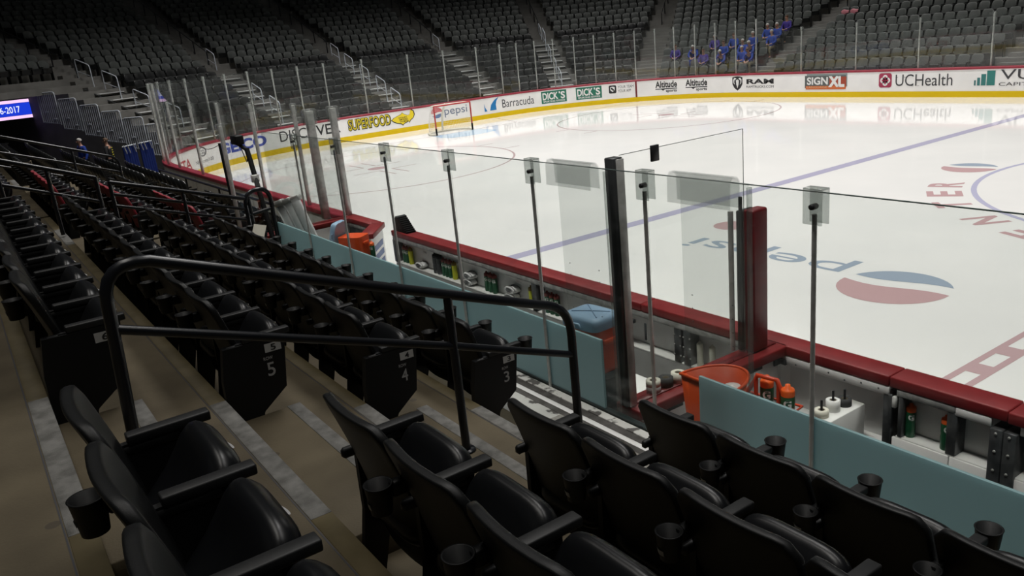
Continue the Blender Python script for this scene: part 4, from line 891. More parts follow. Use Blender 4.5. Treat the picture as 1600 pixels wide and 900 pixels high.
# ------------------------------------------------------------------ near seat
def sgn(v, p): return math.copysign(abs(v) ** p, v)
def back_mesh():
    mb = MB(); NU, NV = 14, 12; F = []; B = []
    for j in range(NV + 1):
        v = j / NV; rf = []; rb = []
        for i in range(NU + 1):
            u = -1 + 2 * i / NU; a = max(0.0, (abs(u) - 0.70) / 0.30)
            zt = 0.80 + 0.055 * math.sqrt(max(0.0, 1 - a * a)) + 0.004
            z = 0.20 + v * (zt - 0.20)
            y = 0.155 - 0.165 * ((z - 0.20) / 0.66) + 0.028 * u * u + 0.02 * math.sin(PI * v)
            x = 0.243 * u * (1 - 0.06 * (1 - v) ** 2)
            rf.append(Vector((x, y + 0.036 * (0.55 + 0.45 * v), z))); rb.append(Vector((x, y - 0.004, z)))
        F.append(rf); B.append(rb)
    mb.grid(F); mb.grid([r[::-1] for r in B])
    mb.grid([F[-1], B[-1]], False); mb.grid([B[0], F[0]], False)
    mb.grid([[r[0] for r in B], [r[0] for r in F]], True); mb.grid([[r[-1] for r in F], [r[-1] for r in B]], True)
    # welded, softly bevelled rim
    bm = bmesh.new(); me = mb.mesh('backrest', None); bm.from_mesh(me); bmesh.ops.remove_doubles(bm, verts=bm.verts, dist=1e-5); bmesh.ops.recalc_face_normals(bm, faces=bm.faces)
    ed = [e for e in bm.edges if len(e.link_faces) == 2 and e.calc_face_angle(0) > 0.9]
    bmesh.ops.bevel(bm, geom=ed, offset=0.011, segments=2, profile=0.5, affect='EDGES')
    for f in bm.faces: f.smooth = True
    bm.to_mesh(me); bm.free(); me.materials.append(MT['seat']); return me
def cushion_mesh():
    """tipped-up padded seat: bulging slab, hinge low at the back"""
    mb = MB(); rows = []; L, Wd, T = 0.40, 0.226, 0.075; ang = math.radians(50)
    NB_, NA = 14, 34
    for jb in range(NB_ + 1):
        b = -PI / 2 + PI * jb / NB_; row = []
        cb = sgn(math.cos(b), 0.55); t = T * sgn(math.sin(b), 0.7)
        for ia in range(NA):
            a = 2 * PI * ia / NA
            x = Wd * cb * sgn(math.cos(a), 0.42); l = L * 0.5 * (1 + cb * sgn(math.sin(a), 0.5))
            tt = t + 0.045 * math.sin(PI * l / L) * (1 - 0.35 * (x / Wd) ** 2)
            row.append(Vector((x, 0.125 + l * math.cos(ang) + tt * math.sin(ang), 0.32 + l * math.sin(ang) - tt * math.cos(ang))))
        rows.append(row)
    mb.grid(rows, True, True)
    me = mb.mesh('seat_cushion', MT['vinyl']); bm = bmesh.new(); bm.from_mesh(me); bmesh.ops.remove_doubles(bm, verts=bm.verts, dist=1e-4); bmesh.ops.recalc_face_normals(bm, faces=bm.faces); bm.to_mesh(me); bm.free(); return me
def arm_mesh(cup=False):
    mb = MB().bbox(-0.026, 0.026, 0.15, 0.42, 0.585, 0.62, 0.006, 2)
    mb.bbox(-0.017, 0.017, 0.06, 0.32, 0.545, 0.588, 0.01, 1)
    return mb.mesh('armrest', MT['arm'])
def armcup_mesh():
    mb = MB().lathe([(0.0, 0.0), (0.042, 0.0), (0.050, 0.075), (0.053, 0.08), (0.046, 0.08), (0.039, 0.008), (0, 0.008)], c=(0, 0.475, 0.545), n=22)
    mb.bbox(-0.024, 0.024, 0.38, 0.43, 0.585, 0.618, 0.006, 1); return mb.mesh('cup_holder', MT['black'])
def support_mesh():
    mb = MB(); poly = [(0.115, 0.59), (0.345, 0.59), (0.345, 0.545), (0.31, 0.50), (0.28, 0.30), (0.20, 0.16), (0.16, 0.0), (0.06, 0.0), (0.11, 0.3)]
    mb.prism(poly, lambda u, v, w: Vector((-0.014 + 0.028 * w, u, v))); return mb.mesh('stanchion', MT['black'])
def cup_mesh():
    mb = MB().lathe([(0, 0), (0.036, 0), (0.047, 0.10), (0.050, 0.105), (0.043, 0.105), (0.034, 0.008), (0, 0.008)], c=(0, -0.03, 0.595), n=22)
    mb.bbox(-0.02, 0.02, 0.01, 0.09, 0.635, 0.69, 0.006, 1); return mb.mesh('cup_holder', MT['black'])
def cuplabel_mesh():
    mb = MB(); rr_ = 0.0445
    mb.grid([[Vector(((rr_ - 0.004 * (1 - t)) * math.sin(a), -0.03 - (rr_ - 0.004 * (1 - t)) * math.cos(a), 0.62 + 0.022 * t)) for a in [math.radians(-55 + 70 * i / 8) for i in range(9)]] for t in (0, 1)])
    return mb.mesh('label_sticker', MT['benchgrey'])
def tag_mesh():
    mb = MB(); ang = math.radians(47); c = Vector((0.05, 0.398, 0.597))
    d1 = Vector((1, 0, 0)); d2 = Vector((0, -0.766, 0.643))
    mb.add([c + d1 * (0.028 * math.cos(a)) + d2 * (0.017 * math.sin(a)) + Vector((0, 0.004, 0.005)) for a in [2 * PI * i / 20 for i in range(20)]], [tuple(range(20))]); return mb.mesh('number_tag', MT['tagwhite'])
SM = {'backrest': back_mesh(), 'seat_cushion': cushion_mesh(), 'armrest': arm_mesh(), 'stanchion': support_mesh(), 'cup_holder': cup_mesh(), 'label_sticker': cuplabel_mesh(), 'number_tag': tag_mesh(), 'arm_cup': armcup_mesh()}
SM['red_back'] = SM['backrest'].copy(); SM['red_back'].materials.clear(); SM['red_back'].materials.append(MT['seatred'])
PITCH = 0.50
def spart_(name, key, par, loc=(0, 0, 0)):
    o = bpy.data.objects.new(name, SM[key]); COL.objects.link(o); o.parent = par; o.location = loc; return o
def near_seat(x, r, label, group, pitch=PITCH, arms=(-1,), cup=True, red=False):
    e = empty('stadium_seat', (x, yE(r), zF(r)), 0, label, 'seat', group)
    b = spart_('backrest', 'red_back' if red else 'backrest', e)
    if red: b['label'] = 'red covered backrest'
    spart_('seat_cushion', 'seat_cushion', e); spart_('number_tag', 'number_tag', e)
    for s_ in arms:
        xx = s_ * pitch / 2
        spart_('armrest', 'armrest', e, (xx, 0, 0)); spart_('stanchion', 'stanchion', e, (xx, 0, 0))
        if r == 3 and (s_ > 0 or x < 0 or x > 1.3): spart_('cup_holder', 'arm_cup', e, (xx, 0, 0))
    if cup:
        c = spart_('cup_holder', 'cup_holder', e, (-arms[0] * pitch / 2 + 0.025, 0.01, 0)); spart_('label_sticker', 'label_sticker', c)
    return e
NLAB = {3: 'marked three', 4: 'marked four', 5: 'marked five', 6: 'marked six'}
ends = {}
for r in (3, 4, 5, 6):
    for j in range(12):
        pt, x0_ = (0.515, -0.70) if r == 3 else (0.503, -0.62)
        x = x0_ - pt * (j + 0.5)
        e = near_seat(x, r, 'black seat, %s from the handrail steps in the row %s' % (ORD[j], NLAB[r]), 'black seats in the row %s' % NLAB[r], pt, (1, -1) if j == 11 else (1,), cup=True)
        if j == 0: ends[r] = e
    # moulded end panel with the row number
    e = ends[r]; mb = MB(); xo = 0.495 / 2 + 0.002
    poly = [(0.0, 0.0), (0.12, 0.0), (0.20, 0.17), (0.345, 0.28), (0.385, 0.585), (0.04, 0.585), (0.01, 0.40)]
    mb.prism(poly, lambda u, v, w: Vector((xo - 0.02 + 0.05 * w, u, v))); p = fixn(mb.build('end_panel', MT['black'], e))
    fx = xo + 0.032
    if r < 6:
        text_on(lambda u, v: Vector((fx, 0.245 + 0.052 * u, 0.462 + 0.020 * v)), 'ROW', MT['inkmid'], 'row_number', p, bold=0.01)
        text_on(lambda u, v: Vector((fx, 0.255 + 0.044 * u, 0.365 + 0.080 * v)), str(r), MT['inkmid'], 'row_number', p, bold=0.01)
    MB().box(fx - 0.001, fx, 0.262, 0.355, 0.505, 0.555).build('row_sticker', MT['benchgrey'], p)
    text_on(lambda u, v: Vector((fx + 0.001, 0.295 + 0.03 * u, 0.512 + 0.036 * v)), str(r), MT['inkblack'], 'row_sticker_number', p, bold=0.02)
for r, n in ((3, 6), (4, 5), (5, 4), (6, 4)):
    for j in range(n):
        near_seat((0.91 if r == 3 else 0.95) + 0.505 * (j + 0.5), r, 'black seat across the steps from row %s, %s from those steps' % (NLAB[r], ORD[j]), 'black seats across the steps', 0.505, (-1, 1) if j == n - 1 else (-1,), cup=(r != 3 or True))
RNAME = {i + 1: ORD[i] for i in range(6)}
for r in range(1, 7):
    for j in range(12):
        x = -7.90 - 0.495 * (j + 0.5); red = r in (3, 4, 5, 6) and j < 5
        if r < 3 and x > XW - 0.35: continue
        near_seat(x, r, '%s seat, %s past the far handrail steps, %s row up' % ('red backed' if red else 'black', ORD[j], RNAME[r]), 'seats beyond the far steps', 0.495, (1,), cup=r < 6, red=red)

# ------------------------------------------------------------------ handrails
def arcpts(p0, pc, p1, n=6): return [Vector(p0).lerp(Vector(pc), t).lerp(Vector(pc).lerp(Vector(p1), t), t) for t in [i / n for i in range(n + 1)]]
def handrail(x, label, base_back, bars, rr=0.027):
    e = empty('handrail', (x, -16.5, 0), 0, label, 'handrail'); o = Vector((0, 16.5, 0))
    P = lambda y, z: Vector((0, y + 16.5, z))
    top = [P(-17.79, base_back), P(-17.755, 2.78)] + arcpts(P(-17.755, 2.80), P(-17.75, 2.985), P(-17.56, 2.945)) + [P(-16.16, 2.425), P(-15.60, 2.217)] + arcpts(P(-15.52, 2.19), P(-15.36, 2.13), P(-15.365, 1.95)) + [P(-15.365, 1.052)]
    MB().tube(top, rr, 14).build('top_rail', MT['rail'], e)
    MB().tube([P(-16.17, 1.50), P(-16.17, 2.41)], rr * 0.9, 12).build('post', MT['rail'], e)
    MB().tube([P(-17.75, 2.69), P(-16.17, 2.135), P(-15.37, 1.835)], rr * 0.8, 12).build('mid_rail', MT['rail'], e)
    if bars > 1: MB().tube([P(-17.76, 2.42), P(-16.17, 1.84), P(-15.37, 1.56)], rr * 0.8, 12).build('low_rail', MT['rail'], e)
    for y, z in ((-17.79, base_back), (-16.17, 1.50), (-15.365, 1.052)): MB().lathe([(0, 0), (0.055, 0), (0.05, 0.012), (0, 0.012)], c=(0, y + 16.5, z), n=14).build('foot_flange', MT['rail'], e)
    return e
handrail(0.10, 'black tubular handrail stepping down the aisle to the glass', 2.10, 1)
def barrail(x, pts, zs, label):
    """bars falling from pts[0] to pts[1] (y, z) with posts at both ends and the middle"""
    (y0, z0), (y1, z1) = pts; e = empty('handrail', (x, y0, 0), 0, label, 'handrail')
    for k, dz in enumerate(zs): MB().tube([(0, 0, z0 - dz), (0, y1 - y0, z1 - dz)], 0.026 if k == 0 else 0.02, 12).build('top_rail' if k == 0 else 'mid_rail', MT['rail'], e)
    for t, fl in ((0.0, 1.95 if y0 > -17 else 2.25), (0.5, 1.55 if y0 > -17 else 1.98), (1.0, 1.06 if y0 > -17 else 1.95)): MB().tube([(0, (y1 - y0) * t, min(fl, z0 - 0.3)), (0, (y1 - y0) * t, z0 + (z1 - z0) * t + 0.01)], 0.024, 10).build('post', MT['rail'], e)
    return e
barrail(-7.12, ((-16.66, 2.50), (-15.05, 1.985)), (0, 0.145, 0.29), 'black three-bar handrail ending at the looped rail in the next aisle')
barrail(-7.12, ((-17.77, 2.96), (-16.80, 2.58)), (0, 0.29), 'black two-bar handrail higher up the next aisle')
e = empty('gate_loop', (-7.12, -15.10, 1.05), 0, 'black looped rail frame at the glass end of the next aisle', 'rail')
MB().tube([Vector((0, 0, 0)), Vector((0, 0, 0.86))] + arcpts((0, 0, 0.86), (0, 0.0, 1.02), (0, 0.14, 1.04)) + arcpts((0, 0.22, 1.04), (0, 0.34, 1.02), (0, 0.34, 0.86)) + [Vector((0, 0.34, 0))], 0.03, 12).build('frame', MT['rail'], e)
MB().tube([(0, 0, 0.72), (0, 0.34, 0.76)], 0.024, 10).build('cross_bar', MT['rail'], e)
handrail(-14.7, 'black three-bar handrail two aisles along towards the corner', 2.10, 2)
e = empty('guard_rail', (-14.5, -13.45, 0.45), 0, 'long black guard rail behind the near boards past the bench', 'rail')
MB().tube([(-6.5, 0, 0.66), (4.4, 0, 0.70)] + arcpts((4.5, 0, 0.70), (4.78, 0, 0.70), (4.78, -0.1, 0.55)) + [Vector((4.78, -0.12, 0))], 0.028, 10).build('top_bar', MT['rail'], e)
for x in (-6.4, -3.4, -0.4, 2.4): MB().tube([(x, 0, 0), (x, 0, 0.66)], 0.024, 8).build('post', MT['rail'], e)
MB().tube([(-6.5, 0, 0.36), (4.78, -0.06, 0.38)], 0.02, 8).build('lower_bar', MT['rail'], e)
# small things left about the seats
def paper(loc, sx, sy, rz, tilt, label, m=MT['cream']):
    mb = MB(); mb.grid([[Vector((sx * (i / 4 - 0.5), sy * (j / 4 - 0.5), 0.01 * math.sin(3 * i / 4 + j / 2))) for i in range(5)] for j in range(5)]); mb.grid([[Vector((sx * (i / 4 - 0.5), sy * (j / 4 - 0.5), -0.002 + 0.01 * math.sin(3 * i / 4 + j / 2))) for i in range(4, -1, -1)] for j in range(5)])
    o = mb.build('paper_sheet', m, None, loc); o.rotation_euler = (tilt, 0, rz); return tag(o, label, 'paper')
paper((-5.75, -15.42, 1.74), 0.22, 0.30, 0.3, math.radians(65), 'cream paper sheet propped on a seat in the row marked 3')
e = empty('snack_box', (-7.45, -14.95, 1.05), math.radians(20), 'brown and orange carton with a pale top beside the looped rail', 'box')
MB().bbox(-0.16, 0.16, -0.12, 0.12, 0, 0.26, 0.01, 1).build('carton', ink(0.16, 0.07, 0.02), e); MB().bbox(-0.17, 0.17, -0.13, 0.13, 0.26, 0.30, 0.01, 1).build('tray', ink(0.30, 0.12, 0.04), e); MB().bbox(0.02, 0.13, -0.07, 0.07, 0.30, 0.40, 0.012, 1).build('pale_pack', MT['concrete_far'], e)
mb = MB(); mb.lathe([(0, 0), (0.05, 0), (0.045, 0.004), (0, 0.004)], n=14, M=Matrix.Translation((0.161, 0.02, 0.12)) @ Matrix.Rotation(PI / 2, 4, 'Y')); mb.build('round_sticker', ink(0.1, 0.3, 0.32), e)
# ================================================================== FAR STANDS
def zK(k): return 0.52 + 0.305 * k
NK = 34
prof = [(1.0, -0.1), (1.0, zK(0))]
for k in range(NK): prof += [(2.0 + 0.8 * k, zK(k)), (2.0 + 0.8 * k, zK(k + 1))]
prof += [(2.8 + 0.8 * NK, zK(NK)), (2.8 + 0.8 * NK, -0.1)]
SF0, SF1 = 3.0, 48.72
struct(fixn(sweep(MB(), srangeb(SF0, SF1), prof).build('floor_far_stand', MT['concrete_far'])))
prof = [(9.2, 3.30), (9.2, zK(10))]
for k in range(10, NK): prof += [(2.0 + 0.8 * k, zK(k)), (2.0 + 0.8 * k, zK(k + 1))]
prof += [(2.8 + 0.8 * NK, zK(NK)), (2.8 + 0.8 * NK, 3.30)]
struct(fixn(sweep(MB(), srangeb(48.72, 55.5), prof).build('floor_upper_stand', MT['concrete_far'])))
struct(MB().box(-75, 12, -60, 60, -0.4, -0.12).build('floor_concourse', MT['dark']))
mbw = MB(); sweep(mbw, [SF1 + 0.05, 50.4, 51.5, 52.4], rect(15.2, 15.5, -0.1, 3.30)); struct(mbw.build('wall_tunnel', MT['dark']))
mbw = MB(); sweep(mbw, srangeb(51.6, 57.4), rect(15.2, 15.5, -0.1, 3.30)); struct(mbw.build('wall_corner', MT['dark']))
FA = [3.6, 11.3, 22.4, 27.5, 31.0, 34.1, 39.2, 44.7, 47.75, 52.3]
def fac(s, d): return (RC + d) / RC if (L1 < s < L2 or L3 < s < L4) else 1.0
def arclen(a, b, d, n=60):
    h = (b - a) / n; return sum(fac(a + h * (i + 0.5), d) for i in range(n)) * h
def at_arc(a, L, d):
    s = a; h = 0.02
    while L > 0:
        f = fac(s + h / 2, d)
        if L < h * f: return s + L / f
        L -= h * f; s += h
    return s
# low detail seat: curved rounded back, upright cushion, two arms
def far_seat_geo():
    """curved back with a rounded rim (first faces), then the cushion, arm and stand (rest)"""
    mb = MB()
    us = [-1, -0.85, -0.5, 0, 0.5, 0.85, 1]; zt = [0.80, 0.855, 0.885, 0.89, 0.885, 0.855, 0.80]; cv = lambda u: 0.055 * u * u
    rows = [[Vector((0.222 * u, 0.15 + cv(u), 0.36)) for u in us], [Vector((0.226 * u, 0.075 + cv(u), 0.64)) for u in us], [Vector((0.222 * u, 0.045 + cv(u), z - 0.035)) for u, z in zip(us, zt)],
            [Vector((0.218 * u, 0.025 + cv(u), z)) for u, z in zip(us, zt)], [Vector((0.222 * u, 0.0 + cv(u), z - 0.02)) for u, z in zip(us, zt)], [Vector((0.226 * u, 0.04 + cv(u), 0.60)) for u in us], [Vector((0.222 * u, 0.11 + cv(u), 0.36)) for u in us]]
    mb.grid(rows + [rows[0]], True)
    for c in (0, -1): mb.add([r[c] for r in rows], [tuple(range(7)) if c else tuple(range(7))[::-1]])
    nb = len(mb.f)
    c = [Vector((x, y, z)) for x, y, z in ((-0.20, 0.18, 0.33), (0.20, 0.18, 0.33), (0.20, 0.20, 0.56), (-0.20, 0.20, 0.56), (-0.20, 0.27, 0.31), (0.20, 0.27, 0.31), (0.20, 0.30, 0.53), (-0.20, 0.30, 0.53))]
    mb.add(c, [(0, 1, 2, 3)[::-1], (4, 5, 6, 7), (3, 2, 6, 7), (0, 4, 5, 1), (0, 3, 7, 4), (1, 5, 6, 2)])
    mb.box(-0.275, -0.24, 0.05, 0.40, 0.56, 0.60); mb.box(-0.27, -0.245, 0.08, 0.26, 0.0, 0.56)
    return mb, nb
FG, NBF = far_seat_geo(); FMG = FG.mesh('far_seat_grey', MT['fargrey']); FMD = FG.mesh('far_seat_dark', MT['fardark'])
FMG.materials.append(MT['fardark']); FMG.polygons.foreach_set('material_index', [0 if i < NBF else 1 for i in range(len(FG.f))])
bank = {'g': MB(), 'd': MB()}
SECT = {1: 'long far side', }
nfar = 0; people_seats = []
def place_far(s, d, z, indiv, dark, label=None, group=None):
    p = ring(s, d)
    rz = ringrz(s)
    if indiv:
        o = bpy.data.objects.new('stadium_seat', FMD if dark else FMG); COL.objects.link(o); o.location = (p.x, p.y, z); o.rotation_euler = (0, 0, rz); return tag(o, label, 'seat', group)
    M = Matrix.Translation((p.x, p.y, z)) @ Matrix.Rotation(rz, 4, 'Z'); b = bank['d' if dark else 'g']
    o = len(b.v); b.v += [tuple(M @ Vector(q)) for q in FG.v]; b.f += [tuple(i + o for i in f) for f in FG.f]; b.smooth += FG.smooth
def lowered_seat():
    mb = MB(); mb.add(FG.v[:49], FG.f[:NBF]); mb.bbox(-0.21, 0.21, 0.14, 0.54, 0.40, 0.47, 0.02, 1); mb.box(-0.275, -0.24, 0.05, 0.40, 0.56, 0.60); mb.box(-0.27, -0.245, 0.08, 0.26, 0.0, 0.56); mb.box(0.24, 0.275, 0.05, 0.40, 0.56, 0.60)
    return mb.mesh('lowered_seat', MT['fardark'])
LOWM = lowered_seat()
CPOS = [(26.26, 2), (25.75, 2), (25.10, 1), (24.95, 3), (24.45, 1), (24.55, 2), (24.28, 3), (23.89, 2), (23.70, 1), (23.38, 2), (23.10, 1), (23.60, 3), (23.35, 4), (22.98, 3), (22.98, 4), (23.02, 5)]
SNAP = [None] * len(CPOS); taken = {}
for si in range(len(FA) - 1):
    a, b_ = FA[si], FA[si + 1]
    for k in range(NK):
        d = 2.0 + 0.8 * k
        if k < 11 and a > 47: continue
        if k > 12 and a < 22: continue
        if k > 22 and a < 30: continue
        if k > 26 and a < 39: continue
        L = arclen(a, b_, d); n = int((L - 1.35) / 0.53)
        if n < 1: continue
        off = (L - 0.53 * n) / 2
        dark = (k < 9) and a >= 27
        if a == 22.4:
            sl = [at_arc(a, off + 0.53 * (j + 0.5), d) for j in range(n)]
            for ci, (cs, ck) in enumerate(CPOS):
                if ck == k:
                    j = min((q for q in range(n) if (k, q) not in taken), key=lambda q: abs(sl[q] - cs)); taken[(k, j)] = ci; SNAP[ci] = sl[j]
                    p = ring(sl[j], d); o = bpy.data.objects.new('stadium_seat', LOWM); COL.objects.link(o); o.location = (p.x, p.y, zK(k)); o.rotation_euler = (0, 0, ringrz(sl[j]))
                    tag(o, 'lowered seat of the blue-jacketed group, %s row up, %s from the steps' % (ORD[k], ORD[j]), 'seat', 'seats of the blue-jacketed group')
        for j in range(n):
            if a == 22.4 and (k, j) in taken: continue
            s = at_arc(a, off + 0.53 * (j + 0.5), d)
            indiv = si == 1 and k < 8
            if indiv: nfar += 1
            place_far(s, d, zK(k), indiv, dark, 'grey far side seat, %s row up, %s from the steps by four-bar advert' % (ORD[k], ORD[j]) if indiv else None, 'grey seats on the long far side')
# near stand corner seats, seen only as a dark mass
for r in range(1, 11):
    d = dE(r)
    for a, b_ in ((SC0 + 0.3, L4 + (KX - 15.3)), (L4 + (KX - 14.0), L4 + (KX - 9.3))):
        if r < 7 and a > L4: continue
        L = arclen(a, b_, d); n = int((L - 0.2) / 0.5)
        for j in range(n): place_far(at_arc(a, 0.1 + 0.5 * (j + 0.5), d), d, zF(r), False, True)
print('individual far seats', nfar)
bank['g'].build('seat_bank', MT['fargrey']); bank['d'].build('seat_bank', MT['fardark'])
# one mass of stadium seats
ob = [o for o in COL.objects if o.name.startswith('seat_bank')]
me = bpy.data.meshes.new('seat_bank'); V = []; Fc = []; Sm = []; Mi = []
for i, kk in enumerate(('g', 'd')):
    o0 = len(V); V += bank[kk].v; Fc += [tuple(x + o0 for x in f) for f in bank[kk].f]; Sm += bank[kk].smooth; Mi += [i] * len(bank[kk].f) if i else [0 if q % len(FG.f) < NBF else 1 for q in range(len(bank[kk].f))]
for o in ob: bpy.data.objects.remove(o)
me.from_pydata(V, [], Fc); me.polygons.foreach_set('use_smooth', Sm); me.materials.append(MT['fargrey']); me.materials.append(MT['fardark']); me.polygons.foreach_set('material_index', Mi); me.update()
o = bpy.data.objects.new('stadium_seat_mass', me); COL.objects.link(o)
tag(o, 'thousands of dark empty seats rising round the end and corners of the arena', 'seats', None, 'stuff')
# ------------------------------------------------------------------ stairs
FAN = {11.3: 'beside the four-bar advert', 22.4: 'next to the blue-jacketed group', 27.5: 'above the two altitude adverts', 31.0: 'above the green signs', 34.1: 'behind the goal on the far hand', 39.2: 'above the yellow fish advert', 44.7: 'above the orange ball advert', 47.75: 'above the barred railings'}
def frame(s): 
    n = ringn(s); t = Vector((-n.y, n.x)); return n, t
def radial(s, d, w, z): 
    n, t = frame(s); p = ring(s, d); return Vector((p.x + t.x * w, p.y + t.y * w, z))
for s in FA[1:-1]:
    metal = s >= 30.5; mb = MB()
    for k in range(9 if metal else 0, NK):
        d0 = 2.0 + 0.8 * k - 0.40; d1 = 2.0 + 0.8 * k
        vs = [radial(s, d, w, z) for z in (zK(k) - 0.01, zK(k) + 0.155) for d in (d0, d1 + 0.01) for w in (-0.6, 0.6)]
        mb.add(vs, [(0, 2, 3, 1), (4, 5, 7, 6), (0, 1, 5, 4), (2, 6, 7, 3), (0, 4, 6, 2), (1, 3, 7, 5)])
    struct(mb.build('floor_aisle_step', MT['concrete_far']))
    if metal:
        p0 = ring(s, 2.0); e = empty('metal_stair', (p0.x, p0.y, 0.5), ringrz(s), 'open aluminium stair %s' % FAN[s], 'stairs')
        for k in range(9):
            for h in (0, 1):
                yb = -(0.8 * k - 0.40 * (1 - h)) - 0.36; zt = 0.305 * k + 0.155 + (0.15 if h else 0.0) + 0.02
                MB().bbox(-0.62, 0.62, yb, yb + 0.30, zt - 0.035, zt, 0.006, 1).build('tread', MT['tread'], e)
        for sx in (-1, 1): MB().tube([(sx * 0.64, 0.35, 0.1), (sx * 0.64, -7.0, 2.85)], 0.03, 6).build('stringer', MT['darksteel'], e)
    if s > 30:
        ds = {47.75: (9.7, 8.0, 6.2, 4.4), 44.7: (9.8, 5.0, 3.3), 39.2: (9.2, 7.55, 5.8, 4.05, 2.6), 34.1: (9.5,), 31.0: (9.6, 8.0, 6.3, 4.6, 3.0)}[s]
        for i, d in enumerate(ds):
            zf = zK(int(round((d - 2.0) / 0.8))) + 0.05
            p0 = ring(s, d); e = empty('stair_rail', (p0.x, p0.y, zf), ringrz(s), 'silver looped stair rail %s, %s from the top' % (FAN[s], ORD[i]), 'handrail', 'silver stair rails')
            MB().tube([Vector((0, -0.45, 0.10)), Vector((0, -0.46, 0.92))] + arcpts((0, -0.46, 0.98), (0, -0.46, 1.08), (0, -0.36, 1.05)) + arcpts((0, 0.36, 0.80), (0, 0.47, 0.76), (0, 0.48, 0.64)) + [Vector((0, 0.5, -0.28))], 0.024, 8).build('loop', MT['galv'], e)
            MB().tube([(0, -0.46, 0.55), (0, 0.48, 0.26)], 0.018, 8).build('mid_bar', MT['galv'], e)
    # dark rail up the concrete part
    k0 = 10 if metal else 9; k1 = 28 if s > 30 else 14
    if s > 12:
        p0 = ring(s, 2.0); e = empty('aisle_handrail', (p0.x, p0.y, 0.52), ringrz(s), 'black handrail with upright posts up the steep steps %s' % FAN[s], 'handrail')
        for k in range(k0, k1, 2): MB().tube([(0, -0.8 * k - 0.2, 0.305 * k), (0, -0.8 * k - 0.2, 0.305 * k + 0.95)], 0.03, 6).build('post', MT['rail'], e)
        MB().tube([(0, -0.8 * k0 - 0.2, 0.305 * k0 + 0.95), (0, -0.8 * (k1 - 2) - 0.2, 0.305 * (k1 - 2) + 0.95)], 0.022, 6).build('top_rail', MT['rail'], e)
# ------------------------------------------------------------------ barred railings by the tunnel
SR = 49.0
for i in range(6):
    da = 9.54 - 1.105 * i; zt = 3.40 - 0.325 * i; w = 0.98
    p0 = ring(SR, da); n, t = frame(SR)
    e = empty('barred_railing', (p0.x, p0.y, zt - 1.22), math.atan2(-n.y, -n.x), 'galvanised barred railing panel beside the tunnel, %s down the slope' % ORD[i], 'railing', 'barred railings')
    MB().tube([Vector((0, 0, 0)), Vector((0, 0, 1.1))] + arcpts((0, 0, 1.12), (0, 0, 1.22), (0.10, 0, 1.22)) + arcpts((w - 0.10, 0, 1.22), (w, 0, 1.22), (w, 0, 1.12)) + [Vector((w, 0, -0.15))], 0.026, 8).build('frame', MT['galv'], e)
    mb = MB()
    for j in range(1, 9): mb.tube([(w * j / 9, 0, -0.02 - 0.1 * j / 9), (w * j / 9, 0, 1.22)], 0.02, 5)
    mb.build('bar_grille', MT['galv'], e)
    MB().tube([(0, 0, 0.03), (w, 0, -0.1)], 0.02, 6).build('bottom_bar', MT['galv'], e)
    MB().bbox(0.26, 0.42, -0.03, 0.03, 0.40, 0.46, 0.008, 1).build('bracket', MT['galv'], e); MB().bbox(0.62, 0.80, -0.03, 0.03, 0.08, 0.14, 0.008, 1).build('bracket', MT['galv'], e)
# ------------------------------------------------------------------ illuminated strip board
e = empty('led_board', (-38.2, -14.75, 2.42), 0, 'blue illuminated strip board with white season numerals and glowing pink edges', 'sign')
MB().bbox(-0.16, 0.0, -5.0, 0.0, -0.04, 0.84, 0.01, 1).build('housing', MT['black'], e)
def led(y0, y1, z0, z1, m, nm, x=0.004):
    mb = MB(); mb.box(x - 0.003, x, y0, y1, z0, z1); return mb.build(nm, m, e)
led(-4.98, -0.02, 0.14, 0.66, mat('led_blue', (0.01, 0.02, 0.2), 0.4, emit=(0.012, 0.05, 0.75), strength=0.9), 'blue_field')
led(-4.98, -0.02, 0.67, 0.80, mat('led_pink', (0.3, 0.2, 0.3), 0.4, emit=(0.95, 0.62, 0.95), strength=1.1), 'glowing_edge')
led(-4.98, -0.02, 0.0, 0.13, MT['led_pink_'] if 'led_pink_' in MT else bpy.data.materials['led_pink'], 'glowing_edge')
text_on(lambda u, v: Vector((0.008, -1.66 + 1.18 * u, 0.26 + 0.28 * v)), '2016-2017', mat('led_white', (0.5, 0.5, 0.5), 0.4, emit=(0.9, 0.93, 1.0), strength=1.0), 'numerals', e, bold=0.01)
# ================================================================== PEOPLE
def skin_mesh(name, verts, edges, radii, m, levels=1, root=0):
    me = bpy.data.meshes.new(name); me.from_pydata(verts, edges, [])
    ob = bpy.data.objects.new(name, me); COL.objects.link(ob)
    sk = ob.modifiers.new('skin', 'SKIN'); sk.use_smooth_shade = True
    if levels: ss = ob.modifiers.new('sub', 'SUBSURF'); ss.levels = levels; ss.render_levels = levels
    lay = ob.data.skin_vertices[0].data
    for i, r in enumerate(radii):
        lay[i].radius = (r, r) if not isinstance(r, tuple) else r
        lay[i].use_root = (i == root)
    dg = bpy.context.evaluated_depsgraph_get(); dg.update()
    out = bpy.data.meshes.new_from_object(ob.evaluated_get(dg))
    bpy.data.objects.remove(ob); bpy.data.meshes.remove(me)
    out.name = name; out.materials.clear(); out.materials.append(m)
    return out
class Sk:
    def __init__(s): s.v = []; s.e = []; s.r = []
    def p(s, co, r, frm=None):
        s.v.append(tuple(co)); s.r.append(r); i = len(s.v) - 1
        if frm is not None: s.e.append((frm, i))
        return i
def lerp3(a, b, t): return tuple(a[i] + (b[i] - a[i]) * t for i in range(3))
